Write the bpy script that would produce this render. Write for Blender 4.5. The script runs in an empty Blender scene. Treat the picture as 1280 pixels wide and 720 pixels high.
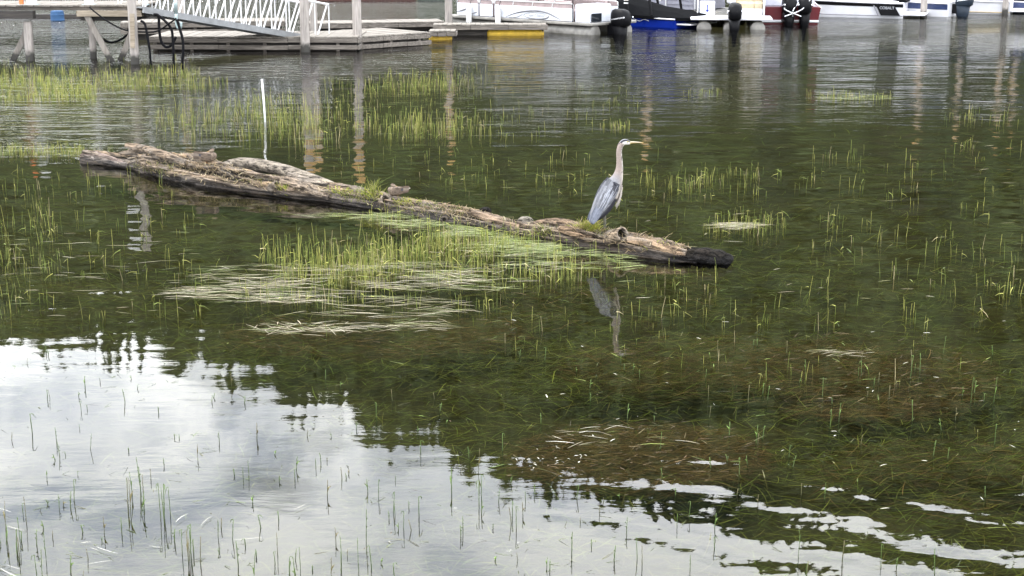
import bpy, math, random
import numpy as np
from mathutils import Vector, Matrix, noise
from mathutils.bvhtree import BVHTree

random.seed(7); rng = np.random.default_rng(11)
sc = bpy.context.scene
COL = sc.collection

# ------------------------------------------------------------------ camera
F = 1850.0; CAM_H = 3.81; HORIZON = -100.0          # pixels of a 1280 wide picture
PITCH = math.atan((360 - HORIZON) / F)
cam = bpy.data.cameras.new('camera'); cam.sensor_width = 36; cam.lens = F / 1280 * 36
cam.clip_start = 0.1; cam.clip_end = 3000
co = bpy.data.objects.new('camera', cam); COL.objects.link(co)
co.location = (0, 0, CAM_H); co.rotation_euler = (math.pi / 2 - PITCH, 0, 0)
sc.camera = co

def ray(px, py):
    x = (px - 640) / F; v = (360 - py) / F
    return x, math.cos(PITCH) + v * math.sin(PITCH), -math.sin(PITCH) + v * math.cos(PITCH)
def P(px, py, z=0.0):                                # picture point -> place on the level z
    d = ray(px, py); t = (z - CAM_H) / d[2]
    return Vector((d[0] * t, d[1] * t, z))
def PY(px, py, y):                                   # picture point -> place at distance y
    d = ray(px, py); t = y / d[1]
    return Vector((d[0] * t, y, CAM_H + d[2] * t))
def SC(p):                                           # picture pixels per metre there
    return F / (p[1] * math.cos(PITCH) + (CAM_H - p[2]) * math.sin(PITCH))

# ------------------------------------------------------------------ world, sun, exposure
SUN_DIR = Vector((-0.42, 0.10, 0.90)).normalized()
SUN_EL = math.asin(SUN_DIR.z); SUN_AZ = math.atan2(SUN_DIR.x, SUN_DIR.y)
world = bpy.data.worlds.new('World'); sc.world = world; world.use_nodes = True
nt = world.node_tree; nt.nodes.clear(); N = nt.nodes.new; L = nt.links.new
out = N('ShaderNodeOutputWorld'); bg = N('ShaderNodeBackground'); bg.inputs['Strength'].default_value = 0.12
sky = N('ShaderNodeTexSky'); sky.sky_type = 'NISHITA'; sky.sun_disc = False
sky.sun_elevation = SUN_EL; sky.sun_rotation = SUN_AZ; sky.air_density = 1.0; sky.dust_density = 1.5
tc = N('ShaderNodeTexCoord'); sep = N('ShaderNodeSeparateXYZ'); L(tc.outputs['Generated'], sep.inputs[0])
def wm(op, a, b=None):
    n = N('ShaderNodeMath'); n.operation = op
    for i, v in enumerate((a, b)):
        if v is None: continue
        if isinstance(v, (int, float)): n.inputs[i].default_value = v
        else: L(v, n.inputs[i])
    return n.outputs[0]
zz = wm('ADD', wm('MAXIMUM', sep.outputs[2], 0.0), 0.16)
cx = wm('DIVIDE', sep.outputs[0], zz); cy = wm('DIVIDE', sep.outputs[1], zz)
cmb = N('ShaderNodeCombineXYZ'); L(cx, cmb.inputs[0]); L(cy, cmb.inputs[1]); cmb.inputs[2].default_value = 3.7
def wnoise(scale, detail, rough, dist=0.0):
    n = N('ShaderNodeTexNoise'); L(cmb.outputs[0], n.inputs['Vector'])
    n.inputs['Scale'].default_value = scale; n.inputs['Detail'].default_value = detail
    n.inputs['Roughness'].default_value = rough; n.inputs['Distortion'].default_value = dist
    return n.outputs['Fac']
def wramp(fac, a, ca, b, cb):
    r = N('ShaderNodeValToRGB'); L(fac, r.inputs[0]); e = r.color_ramp.elements
    e[0].position = a; e[0].color = ca; e[1].position = b; e[1].color = cb
    return r.outputs['Color']
gap = N('ShaderNodeVectorMath'); gap.operation = 'DISTANCE'; L(cmb.outputs[0], gap.inputs[0]); gap.inputs[1].default_value = (0.40, 1.70, 3.7)     # a blue break in the cloud
gapf = wm('MULTIPLY', wm('MAXIMUM', wm('SUBTRACT', 0.16, gap.outputs['Value']), 0.0), 1.6)
cover = wramp(wm('SUBTRACT', wnoise(1.1, 9, 0.6, 0.4), gapf), 0.30, (0, 0, 0, 1), 0.42, (1, 1, 1, 1))
shade = wramp(wnoise(3.2, 8, 0.62, 0.8), 0.36, (0.42, 0.47, 0.57, 1), 0.56, (0.97, 0.985, 1, 1))
bright = N('ShaderNodeVectorMath'); bright.operation = 'SCALE'; L(shade, bright.inputs[0]); bright.inputs['Scale'].default_value = 50.0
mx = N('ShaderNodeMix'); mx.data_type = 'RGBA'; L(cover, mx.inputs[0]); L(sky.outputs[0], mx.inputs[6]); L(bright.outputs[0], mx.inputs[7])
L(mx.outputs[2], bg.inputs['Color']); L(bg.outputs[0], out.inputs['Surface'])

sun = bpy.data.lights.new('sun', 'SUN'); sun.energy = 2.2; sun.angle = math.radians(4); sun.color = (1.0, 0.95, 0.87)
so = bpy.data.objects.new('sun', sun); COL.objects.link(so); so.location = (-20, 5, 60)
so.rotation_euler = SUN_DIR.to_track_quat('Z', 'Y').to_euler()

sc.render.engine = 'CYCLES'
sc.view_settings.view_transform = 'Standard'; sc.view_settings.look = 'None'
sc.view_settings.exposure = 0.0; sc.view_settings.gamma = 1.0; sc.view_settings.use_curve_mapping = False
sc.cycles.use_denoising = True
sc.cycles.max_bounces = 4; sc.cycles.diffuse_bounces = 2; sc.cycles.glossy_bounces = 3; sc.cycles.transparent_max_bounces = 8
sc.cycles.sample_clamp_indirect = 6.0
sc.cycles.caustics_reflective = False; sc.cycles.caustics_refractive = False

# ------------------------------------------------------------------ helpers
class MB:
    """collects shapes into one mesh"""
    def __init__(s): s.v = []; s.f = []; s.m = []; s.c = []; s.cur = 0; s.col = (0.5, 0.5, 0.5)
    def add(s, vs, fs, cols=None):
        o = len(s.v); s.v += [tuple(p) for p in vs]
        s.f += [tuple(i + o for i in f) for f in fs]; s.m += [s.cur] * len(fs)
        s.c += (cols if cols is not None else [s.col] * len(vs))
        return s
    def box(s, c, size, rz=0.0, taper=1.0, bev=0.0):
        x, y, z = (k / 2 for k in size); b = min(bev, x * .45, y * .45, z * .45)
        R = Matrix.Rotation(rz, 3, 'Z'); c = Vector(c)
        if b <= 0:
            q = [(-x, -y, -z), (x, -y, -z), (x, y, -z), (-x, y, -z)] + [(i * taper, j * taper, z) for i, j in ((-x, -y), (x, -y), (x, y), (-x, y))]
            return s.add([R @ Vector(p) + c for p in q], [(3, 2, 1, 0), (4, 5, 6, 7), (0, 1, 5, 4), (1, 2, 6, 5), (2, 3, 7, 6), (3, 0, 4, 7)])
        def ring(i, z_): 
            X, Y = x - i, y - i
            return [(-X + b, -Y, z_), (X - b, -Y, z_), (X, -Y + b, z_), (X, Y - b, z_), (X - b, Y, z_), (-X + b, Y, z_), (-X, Y - b, z_), (-X, -Y + b, z_)]
        q = ring(b, -z) + ring(0, -z + b) + ring(0, z - b) + ring(b, z)
        fs = [tuple(range(7, -1, -1)), tuple(range(24, 32))]
        for k in range(3):
            fs += [(k * 8 + i, k * 8 + (i + 1) % 8, k * 8 + 8 + (i + 1) % 8, k * 8 + 8 + i) for i in range(8)]
        return s.add([R @ Vector(p) + c for p in q], fs)
    def beam(s, a, b, w, h, up=(0, 0, 1)):
        a, b = Vector(a), Vector(b); d = (b - a).normalized(); r = d.cross(Vector(up))
        r = r.normalized() if r.length > 1e-4 else Vector((1, 0, 0)); u = r.cross(d)
        q = [p + r * (i * w / 2) + u * (j * h / 2) for p in (a, b) for i, j in ((-1, -1), (1, -1), (1, 1), (-1, 1))]
        return s.add(q, [(3, 2, 1, 0), (4, 5, 6, 7), (0, 1, 5, 4), (1, 2, 6, 5), (2, 3, 7, 6), (3, 0, 4, 7)])
    def tube(s, pts, r, n=8, squash=1.0, cap=True, cols=None):
        pts = [Vector(p) for p in pts]; k = len(pts); rr = r if isinstance(r, (list, tuple)) else [r] * k
        vs = []; cc = []; ref = None
        for i, p in enumerate(pts):
            d = (pts[min(i + 1, k - 1)] - pts[max(i - 1, 0)]).normalized()
            if ref is None: ref = Vector((0, 0, 1)) if abs(d.z) < .9 else Vector((1, 0, 0))
            a = d.cross(ref).normalized(); b = a.cross(d); ref = b
            for j in range(n):
                t = 2 * math.pi * j / n
                vs.append(p + a * (math.cos(t) * rr[i]) + b * (math.sin(t) * rr[i] * squash)); cc.append(cols[i] if cols else s.col)
        fs = [(i * n + j, i * n + (j + 1) % n, i * n + n + (j + 1) % n, i * n + n + j) for i in range(k - 1) for j in range(n)]
        if cap: fs += [tuple(range(n - 1, -1, -1)), tuple(range((k - 1) * n, k * n))]
        return s.add(vs, fs, cc)
    def loft(s, secs, cap=True):
        """secs: lists of equally many points"""
        n = len(secs[0]); vs = [p for q in secs for p in q]; k = len(secs)
        fs = [(i * n + j, i * n + (j + 1) % n, i * n + n + (j + 1) % n, i * n + n + j) for i in range(k - 1) for j in range(n)]
        if cap: fs += [tuple(range(n - 1, -1, -1)), tuple(range((k - 1) * n, k * n))]
        return s.add(vs, fs)
    def mesh(s, name, mats, smooth=False):
        me = bpy.data.meshes.new(name); me.from_pydata(s.v, [], s.f)
        for m in (mats if isinstance(mats, (list, tuple)) else [mats]): me.materials.append(m)
        if any(s.m): me.polygons.foreach_set('material_index', s.m)
        ca = me.color_attributes.new('col', 'FLOAT_COLOR', 'POINT')
        ca.data.foreach_set('color', np.c_[np.array(s.c, dtype=np.float32), np.ones(len(s.c), np.float32)].ravel())
        if smooth: me.polygons.foreach_set('use_smooth', [True] * len(me.polygons))
        me.update(); return me

def tag(o, label=None, cat=None, group=None, kind=None):
    for k, v in (('label', label), ('category', cat), ('group', group), ('kind', kind)):
        if v: o[k] = v
    return o
def link(name, data, parent=None):
    o = bpy.data.objects.new(name, data); COL.objects.link(o)
    if parent is not None: o.parent = parent
    return o
XF = {}
def thing(name, label, cat, loc=(0, 0, 0), rz=0.0, group=None):
    o = link(name, None); o.location = loc; o.rotation_euler = (0, 0, rz); o.empty_display_size = 0.2
    XF[o.name] = (Matrix.Translation(Vector(loc)) @ Matrix.Rotation(rz, 4, 'Z')).inverted()
    return tag(o, label, cat, group)
def part(name, mb, mat, parent, world_space=False, smooth=False):
    """a part; world_space: its points are given in the world and moved into the thing's own frame"""
    if world_space:
        M = XF[parent.name]; mb.v = [tuple(M @ Vector(p)) for p in mb.v]
    o = link(name, mb.mesh(name, mat, smooth), parent)
    if parent.name in XF: XF[o.name] = XF[parent.name]
    return o
def lerp(a, b, t): return a + (b - a) * t
def cat_rom(pts, n):
    pts = [Vector(p) for p in pts]; q = [2 * pts[0] - pts[1]] + pts + [2 * pts[-1] - pts[-2]]; res = []
    for i in range(1, len(q) - 2):
        for k in range(n):
            t = k / n; a, b, c, d = q[i - 1:i + 3]
            res.append(0.5 * (2 * b + (c - a) * t + (2 * a - 5 * b + 4 * c - d) * t * t + (3 * b - a - 3 * c + d) * t ** 3))
    return res + [pts[-1]]

# ------------------------------------------------------------------ materials
MATS = {}
class NT:
    def __init__(s, name):
        s.m = bpy.data.materials.new(name); s.m.use_nodes = True; s.t = s.m.node_tree; s.t.nodes.clear()
        s.out = s.n('ShaderNodeOutputMaterial'); MATS[name] = s.m
    def n(s, kind, **kw):
        x = s.t.nodes.new(kind)
        for k, v in kw.items():
            if hasattr(x, k): setattr(x, k, v)
        return x
    def put(s, sock, v):
        if hasattr(v, 'is_output') or isinstance(v, bpy.types.NodeSocket): s.t.links.new(v, sock)
        else: sock.default_value = v
    def math(s, op, a, b=None, c=None, clamp=False):
        x = s.n('ShaderNodeMath'); x.operation = op; x.use_clamp = clamp
        for i, v in enumerate((a, b, c)):
            if v is not None: s.put(x.inputs[i], v)
        return x.outputs[0]
    def noise(s, vec, scale, detail=4, rough=.55, dist=0, kind='Fac'):
        x = s.n('ShaderNodeTexNoise'); s.put(x.inputs['Vector'], vec)
        for k, v in (('Scale', scale), ('Detail', detail), ('Roughness', rough), ('Distortion', dist)): s.put(x.inputs[k], v)
        return x.outputs[kind]
    def scale(s, vec, xyz, rot=(0, 0, 0)):
        x = s.n('ShaderNodeMapping'); s.put(x.inputs['Vector'], vec); x.inputs['Scale'].default_value = xyz; x.inputs['Rotation'].default_value = rot
        return x.outputs[0]
    def ramp(s, fac, stops):
        x = s.n('ShaderNodeValToRGB'); s.put(x.inputs[0], fac); e = x.color_ramp.elements
        while len(e) < len(stops): e.new(0.5)
        for k, (p, c) in zip(e, stops): k.position = p; k.color = (*c, 1) if len(c) == 3 else c
        return x.outputs['Color']
    def mix(s, fac, a, b, mode='MIX'):
        x = s.n('ShaderNodeMix'); x.data_type = 'RGBA'; x.blend_type = mode; s.put(x.inputs[0], fac)
        for i, v in ((6, a), (7, b)): s.put(x.inputs[i], (*v, 1) if isinstance(v, tuple) and len(v) == 3 else v)
        return x.outputs[2]
    def smooth(s, v, a, b):
        x = s.n('ShaderNodeMapRange'); x.interpolation_type = 'SMOOTHSTEP'; s.put(x.inputs[0], v)
        x.inputs[1].default_value = a; x.inputs[2].default_value = b; return x.outputs[0]
    def bump(s, h, strength, dist, normal=None):
        x = s.n('ShaderNodeBump'); s.put(x.inputs['Height'], h); s.put(x.inputs['Strength'], strength); s.put(x.inputs['Distance'], dist)
        if normal is not None: s.put(x.inputs['Normal'], normal)
        return x.outputs[0]
    def principled(s, color, rough=.6, normal=None, metal=0.0, spec=.5, coat=0.0):
        b = s.n('ShaderNodeBsdfPrincipled'); s.put(b.inputs['Base Color'], (*color, 1) if isinstance(color, tuple) and len(color) == 3 else color)
        s.put(b.inputs['Roughness'], rough); s.put(b.inputs['Metallic'], metal); s.put(b.inputs['Specular IOR Level'], spec); s.put(b.inputs['Coat Weight'], coat)
        if normal is not None: s.put(b.inputs['Normal'], normal)
        s.t.links.new(b.outputs[0], s.out.inputs['Surface']); return b
    def pos(s): return s.n('ShaderNodeNewGeometry').outputs['Position']
    def obj(s): return s.n('ShaderNodeTexCoord').outputs['Object']
    def attr(s, name):
        x = s.n('ShaderNodeAttribute'); x.attribute_name = name; return x.outputs['Color']
    def xyz(s, vec):
        x = s.n('ShaderNodeSeparateXYZ'); s.put(x.inputs[0], vec); return x.outputs

def plain(name, color, rough=.5, metal=0.0, var=.12, scale=6.0, bump=0.0, coat=0.0, spec=.5):
    k = NT(name); v = k.noise(k.obj(), scale, 6, .6)
    dark = tuple(c * (1 - var * 2) for c in color); lite = tuple(min(1, c * (1 + var)) for c in color)
    c = k.ramp(v, [(.3, dark), (.7, lite)])
    nrm = k.bump(k.noise(k.obj(), scale * 5, 4), .4, bump) if bump else None
    k.principled(c, k.math('MULTIPLY_ADD', v, .2, rough - .1), nrm, metal, spec, coat)
    return k.m
def timber(name, c1, c2, c3, along=0, scale=1.0, wet=None):
    k = NT(name); sv = [9.0, 9.0, 9.0]; sv[along] = .7
    v = k.scale(k.pos(), tuple(x * scale for x in sv)); g = k.noise(v, 2.2, 8, .65, .6); big = k.noise(k.pos(), 1.3 * scale, 4)
    c = k.ramp(g, [(.28, c1), (.5, c2), (.72, c3)]); c = k.mix(k.ramp(big, [(.35, (0, 0, 0)), (.7, (.55, .55, .55))]), c, tuple(x * .55 for x in c2))
    rough = .85
    if wet is not None:      # waterlogged foot with algae
        z = k.xyz(k.pos())[2]; zz = k.math('ADD', z, k.math('MULTIPLY', k.noise(k.pos(), 7, 5), -.25))
        c = k.mix(k.smooth(zz, wet - .02, wet - .22), c, (.022, .02, .016)); rough = .7
    k.principled(c, rough, k.bump(g, .8, .012)); return k.m

GREYWOOD = timber('grey_timber', (.075, .065, .055), (.25, .22, .19), (.42, .38, .335), 0)
DECKWOOD = timber('pale_deck_timber', (.07, .06, .05), (.20, .178, .152), (.32, .29, .255), 0)
BEAMWOOD = timber('tan_beam_timber', (.09, .07, .05), (.26, .215, .16), (.40, .34, .26), 0)
PILEWOOD = timber('pile_timber', (.11, .10, .09), (.29, .26, .235), (.43, .39, .36), 2, 1.0, wet=.24)
BRACEWOOD = timber('brace_timber', (.08, .07, .06), (.22, .195, .17), (.34, .31, .27), 2, 1.0, wet=.2)
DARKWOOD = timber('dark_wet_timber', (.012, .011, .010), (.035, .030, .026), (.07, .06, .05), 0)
FACEWOOD = timber('weathered_fascia', (.035, .030, .026), (.13, .112, .095), (.26, .23, .20), 0)
BLACKHOSE = plain('black_rubber', (.004, .004, .005), .7, spec=.1)
ALU = plain('white_aluminium', (.60, .60, .60), .4, .0, .12, 5)
GREYALU = plain('grey_aluminium', (.20, .205, .21), .55, 0, .15, 5)
GALV = plain('galvanised_pipe', (.34, .42, .42), .4, .4)
YELLOW = plain('yellow_plastic', (.52, .33, .02), .5, 0, .18, 4)
OCHRE = plain('ochre_cap_plastic', (.40, .23, .07), .5)
BLUEPLASTIC = plain('blue_plastic', (.03, .075, .16), .65, spec=.2)
ORANGE = plain('orange_paint', (.65, .16, .04), .5)
WHITEPAINT = plain('white_paint', (.62, .62, .61), .45, 0, .12, 5)
GEL = plain('white_gelcoat', (.62, .62, .65), .3, 0, .05, 1.5, 0, 0, .3)
SILVER = plain('pontoon_aluminium', (.20, .19, .172), .45, .1, .25, 3)
PANELWHITE = plain('white_panel', (.60, .62, .67), .4, 0, .04)
LOGOGREY = plain('grey_graphic', (.17, .17, .19), .4)
LOGOPALE = plain('pale_grey_graphic', (.38, .39, .42), .4)
BLUSH = plain('blush_vinyl', (.30, .235, .23), .6)
TAN = plain('tan_vinyl', (.38, .31, .20), .6)
BLACKPLASTIC = plain('black_cowl', (.004, .004, .005), .4, 0, .1, 4, 0, .0, .1)
GREYCOWL = plain('steel_blue_cowl', (.02, .028, .04), .4, 0, .1, 4, 0, 0, .15)
CHROME = plain('bare_metal', (.6, .6, .62), .25, .8)
BLUEHULL = plain('blue_hull', (.006, .025, .27), .3, 0, .1, 2, 0, 0, .2)
REDHULL = plain('dark_red_hull', (.085, .004, .008), .3, 0, .1, 2, 0, 0, .2)
BLACKCLOTH = plain('black_canvas', (.004, .0043, .005), .95, 0, .2, 5, .01, 0, .05)
GREYCLOTH = plain('lilac_grey_canvas', (.27, .27, .315), .85, 0, .12, 3, .01)
DARKGLASS = plain('dark_glass', (.015, .018, .022), .08)
NAVY = plain('navy_gelcoat', (.02, .035, .10), .25)
REDPAINT = plain('red_graphic', (.62, .05, .07), .35)
MAROON = plain('red_brown_boards', (.075, .03, .022), .8, 0, .2, 3, .01)
TEALGLASS = plain('dull_green_boards', (.06, .075, .06), .8)

# water: clear reflecting sheet, rippled, the bed shows through it
k = NT('lake_water'); pos = k.pos(); X, Y, Z = k.xyz(pos)
farm = k.smooth(Y, 19, 46); mid = k.smooth(Y, 10, 24)
patch = k.smooth(k.noise(k.scale(pos, (.05, .09, 1)), 1.0, 3), .42, .62)
leftm = k.math('MULTIPLY', k.smooth(k.math('ADD', X, k.math('MULTIPLY', Y, .2)), .5, -2.5), k.smooth(Y, 22, 26))
fine = k.noise(k.scale(pos, (3.2, 7.5, 1)), 1.0, 4, .5, .3)
rip = k.noise(k.scale(pos, (.9, 3.0, 1), (0, 0, .12)), 1.0, 4, .55, .5)
swell = k.noise(k.scale(pos, (.6, 1.0, 1), (0, 0, -.15)), 1.0, 2, .5)
ampf = k.math('MULTIPLY_ADD', farm, k.math('MULTIPLY_ADD', patch, .010, .004), .0004)
ampf = k.math('MULTIPLY_ADD', k.math('MULTIPLY', leftm, mid), .008, ampf)
ampr = k.math('MULTIPLY_ADD', farm, k.math('MULTIPLY_ADD', patch, .055, .018), .0009)
ampr = k.math('MULTIPLY_ADD', k.math('MULTIPLY', leftm, mid), .025, ampr)
gust = k.math('ADD', k.math('MULTIPLY', k.smooth(Y, 47, 58), k.smooth(X, 4, -6)), k.math('MULTIPLY', k.math('MULTIPLY', k.smooth(Y, 40, 46), k.smooth(X, 9, 15)), .45)); ampf = k.math('MULTIPLY_ADD', gust, .03, ampf); ampr = k.math('MULTIPLY_ADD', gust, .12, ampr)
h = k.math('MULTIPLY', fine, ampf); h = k.math('MULTIPLY_ADD', rip, ampr, h); h = k.math('MULTIPLY_ADD', swell, k.math('MULTIPLY_ADD', mid, .03, .005), h)
# wake wavelets running ashore, and the wake line off the end of the log
wdir = k.math('ADD', k.math('MULTIPLY', X, .50), k.math('MULTIPLY', Y, .866))
wob = k.math('MULTIPLY_ADD', k.noise(k.scale(pos, (.8, 1.3, 1)), 1.0, 3), .9, wdir)
wave = k.math('SINE', k.math('MULTIPLY', wob, 2 * math.pi / .62))
wmask = k.math('MULTIPLY', k.smooth(X, -.6, 2.0), k.smooth(Y, 11.5, 9.2))
h = k.math('MULTIPLY_ADD', k.math('MULTIPLY', wave, wmask), .0013, h)
a, b = P(912, 329), P(1290, 364); dv = (b - a).normalized()
ln = k.math('ADD', k.math('MULTIPLY', k.math('SUBTRACT', X, a.x), -dv.y), k.math('MULTIPLY', k.math('SUBTRACT', Y, a.y), dv.x))
ln = k.math('ADD', ln, k.math('MULTIPLY', k.math('SUBTRACT', k.noise(pos, .9, 2), .5), .25))
ridge = k.math('POWER', 2.718, k.math('MULTIPLY', k.math('MULTIPLY', ln, ln), -110))
h = k.math('MULTIPLY_ADD', k.math('MULTIPLY', ridge, k.math('MULTIPLY', k.smooth(X, a.x - .2, a.x + .5), k.smooth(k.noise(k.scale(pos, (1.1, 1.1, 1)), 1.0, 4), .30, .62))), .0085, h)
nrm = k.bump(h, 1.0, 1.0)
fr = k.n('ShaderNodeFresnel'); fr.inputs['IOR'].default_value = 1.50; k.put(fr.inputs['Normal'], nrm)
gl = k.n('ShaderNodeBsdfGlossy'); gl.inputs['Roughness'].default_value = .015; k.put(gl.inputs['Normal'], nrm)
tr = k.n('ShaderNodeBsdfTransparent'); tr.inputs['Color'].default_value = (.74, .71, .53, 1)
ms = k.n('ShaderNodeMixShader'); k.put(ms.inputs[0], fr.outputs[0]); k.put(ms.inputs[1], tr.outputs[0]); k.put(ms.inputs[2], gl.outputs[0])
k.put(k.out.inputs['Surface'], ms.outputs[0]); WATER = k.m

k = NT('lake_bed_mud'); p_ = k.pos()
n1 = k.noise(k.scale(p_, (1, 1.6, 1)), .9, 6, .6); n2 = k.noise(k.scale(p_, (3, 9, 1), (0, 0, .2)), 2.0, 5, .6)
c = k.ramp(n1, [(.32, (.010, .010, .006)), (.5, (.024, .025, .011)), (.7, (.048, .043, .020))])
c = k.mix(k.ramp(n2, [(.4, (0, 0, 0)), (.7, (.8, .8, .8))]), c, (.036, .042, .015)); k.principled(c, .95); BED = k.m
k = NT('hill_ground'); n1 = k.noise(k.pos(), .06, 6); k.principled(k.ramp(n1, [(.3, (.012, .017, .008)), (.7, (.035, .036, .018))]), .95); HILL = k.m
def leafy(name, rough=.55, transl=.25, scale=None):
    k = NT(name); c = k.attr('col'); b = k.principled(c, rough, spec=.35)
    t = k.n('ShaderNodeBsdfTranslucent'); k.put(t.inputs['Color'], c); m = k.n('ShaderNodeMixShader'); m.inputs[0].default_value = transl
    k.put(m.inputs[1], b.outputs[0]); k.put(m.inputs[2], t.outputs[0]); k.put(k.out.inputs['Surface'], m.outputs[0]); return k.m
REED = leafy('reed_green'); SUBGRASS = leafy('submerged_blade', .7, .1); STRAW = leafy('dead_straw', .7, .1); NEEDLE = leafy('forest_foliage', .8, .05)

def colored(name, rough, spec=.3, bscale=60.0, bdist=.004, nmul=.25):
    """colour of its own from the mesh, with fine mottling"""
    k = NT(name); n = k.noise(k.obj(), bscale, 5, .6); c = k.mix(nmul, k.attr('col'), k.ramp(n, [(.35, (.25, .25, .25)), (.65, (1, 1, 1))]), 'MULTIPLY')
    k.principled(c, rough, k.bump(n, .6, bdist), spec=spec); return k.m
FEATHER = colored('feathers', .75); HORN = colored('horn_and_skin', .4)

# ------------------------------------------------------------------ setting: bed, water, hill
def grid(name, xs, ys, zf, mat, label=None):
    vs = [(x, y, zf(x, y)) for y in ys for x in xs]; n = len(xs)
    fs = [(j * n + i, j * n + i + 1, j * n + n + i + 1, j * n + n + i) for j in range(len(ys) - 1) for i in range(n - 1)]
    m = MB(); m.add(vs, fs); o = link(name, m.mesh(name, mat, True)); o['kind'] = 'structure'; return o
bed_z = lambda x, y: -0.34 - .10 * noise.noise((x * .3, y * .3, 0)) - .9 * max(0, min(1, (y - 20) / 30)) - 2.0 * max(0, min(1, (y - 45) / 60)) if y > -30 else -.34
xs = [-900, -300, -100, -50] + [-30 + i * 1.0 for i in range(61)] + [50, 100, 300, 900]
ys = [-300, -60, -20] + [i * 1.0 for i in range(0, 70)] + [80, 100, 150, 260, 500, 1200]
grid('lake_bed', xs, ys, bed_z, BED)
m = MB(); m.add([(-1200, -600, 0), (1200, -600, 0), (1200, 1300, 0), (-1200, 1300, 0)], [(0, 1, 2, 3)])
o = link('water', m.mesh('water', WATER)); o['kind'] = 'structure'

SKY_EDGE = [(-60, 14.0), (-30, 14.6), (-19.75, 15.3), (-16.9, 15.6), (-13.9, 16.2), (-10.9, 17.5), (-7.8, 18.7), (-4.6, 20.0), (-1.3, 21.2), (2, 21.9), (5.3, 22.5), (8.6, 23.0), (11.8, 23.3), (15, 23.4), (20.5, 23.7), (30, 23.7), (60, 21)]
def edge(az):
    return np.interp(az, [a for a, _ in SKY_EDGE], [b for _, b in SKY_EDGE])
D0, D1 = 190.0, 400.0
def hill_z(D, az):
    top = D1 * math.tan(math.radians(float(edge(az)))) - 20
    t = max(0, (D - D0) / (D1 - D0))
    z = top * min(1, t) ** .92 if t <= 1 else top * (1 - .25 * min(1, (t - 1)))
    return z + (4 * noise.noise((D * .02, az * .15, 2)) if 0 < t < .9 else 0) - (3 if D < D0 - 5 else 0)
azs = np.linspace(-62, 62, 125); Ds = [170, 184, 190, 200, 215, 235, 260, 285, 310, 340, 370, 400, 430, 520, 700]
m = MB(); n = len(azs)
m.add([(D * math.sin(math.radians(a)), D * math.cos(math.radians(a)), hill_z(D, a)) for D in Ds for a in azs],
      [(j * n + i, j * n + i + 1, j * n + n + i + 1, j * n + n + i) for j in range(len(Ds) - 1) for i in range(n - 1)])
o = link('hill', m.mesh('hill', HILL, True)); o['kind'] = 'structure'

# the wood on the hill across the water
vs = []; fs = []; cs = []
def fast_add(v, f, c):
    o = len(vs); vs.extend(v); fs.extend([tuple(i + o for i in q) for q in f]); cs.extend(c)
for i in range(2300):
    az = random.uniform(-34, 34); D = math.sqrt(random.uniform(D0 ** 2, 408 ** 2)); a = math.radians(az)
    x, y = D * math.sin(a), D * math.cos(a); z = hill_z(D, az) - 1.0; hgt = random.uniform(13, 24) * (1 if random.random() < .7 else .75)
    con = random.random() < .62; g = random.uniform(.6, 1.25)
    col = (.018 * g, .031 * g, .011 * g) if con else (.038 * g, .058 * g, .016 * g)  # greens lowered so the colour carries the crowns' missing self-shading
    tiers = 5 if con else 6; v = []; f = []; c = []
    for t in range(tiers):
        if con: zb = z + hgt * (.08 + .17 * t); zt = zb + hgt * .30; R = hgt * .17 * (1 - t / (tiers + .6))
        else:
            q = (t + .5) / tiers; zb = z + hgt * (.2 + .72 * q); zt = zb + hgt * .22; R = hgt * .26 * math.sin(math.pi * min(.97, .18 + .8 * q))
        b = len(v); nn = 10; r0 = random.uniform(0, 6)
        for j in range(nn):
            th = r0 + 2 * math.pi * j / nn; rr = R * (1.25 if j % 2 else .6) * random.uniform(.75, 1.2)
            v.append((x + rr * math.cos(th), y + rr * math.sin(th), zb + random.uniform(-.06, .05) * hgt)); s_ = random.uniform(.75, 1.25); c.append(tuple(q_ * s_ for q_ in col))
        v.append((x + random.uniform(-.4, .4), y, min(zt, z + hgt * 1.05))); c.append(col)
        f += [(b + j, b + (j + 1) % nn, b + nn) for j in range(nn)]
    fast_add(v, f, c)
m = MB(); m.v, m.f, m.c, m.m = vs, fs, cs, [0] * len(fs)
o = link('forest', m.mesh('forest', NEEDLE)); tag(o, 'dark mixed forest covering the hillside across the lake', 'forest', kind='stuff')

# ------------------------------------------------------------------ timber pier on piles
def pile(name, px, py, ztop, w_px, label, group, cap=None, lean=0.0, seed=0, base=-2.2):
    p = P(px, py); r = w_px / SC(p) / 2
    t = thing(name, label, 'piling', (p.x, p.y, 0), 0, group); m = MB(); pts = []; rr = []; k_ = 26; secs = []
    for i in range(k_):
        z = lerp(base, ztop, i / (k_ - 1)); ring = []
        for j in range(18):
            th = 2 * math.pi * j / 18
            q = r * (1.06 - .08 * i / k_) * (1 + .05 * noise.noise((math.cos(th) * 2 + seed * 7, math.sin(th) * 2, z * .8)) + .035 * noise.noise((math.cos(th) * 7, math.sin(th) * 7 + seed, z * .5)))
            ring.append((q * math.cos(th) + lean * z, q * math.sin(th), z))
        secs.append(ring)
    m.loft(secs); part('post', m, PILEWOOD, t, smooth=True)
    if cap:
        m = MB(); R = r * 1.12
        m.loft([[(q * math.cos(2 * math.pi * j / 20) + lean * z, q * math.sin(2 * math.pi * j / 20), z) for j in range(20)] for q, z in ((R, ztop - cap), (R, ztop + .02), (R * .55, ztop + .22), (.02, ztop + .34))])
        part('cap', m, OCHRE, t, smooth=False)
    return t

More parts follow.
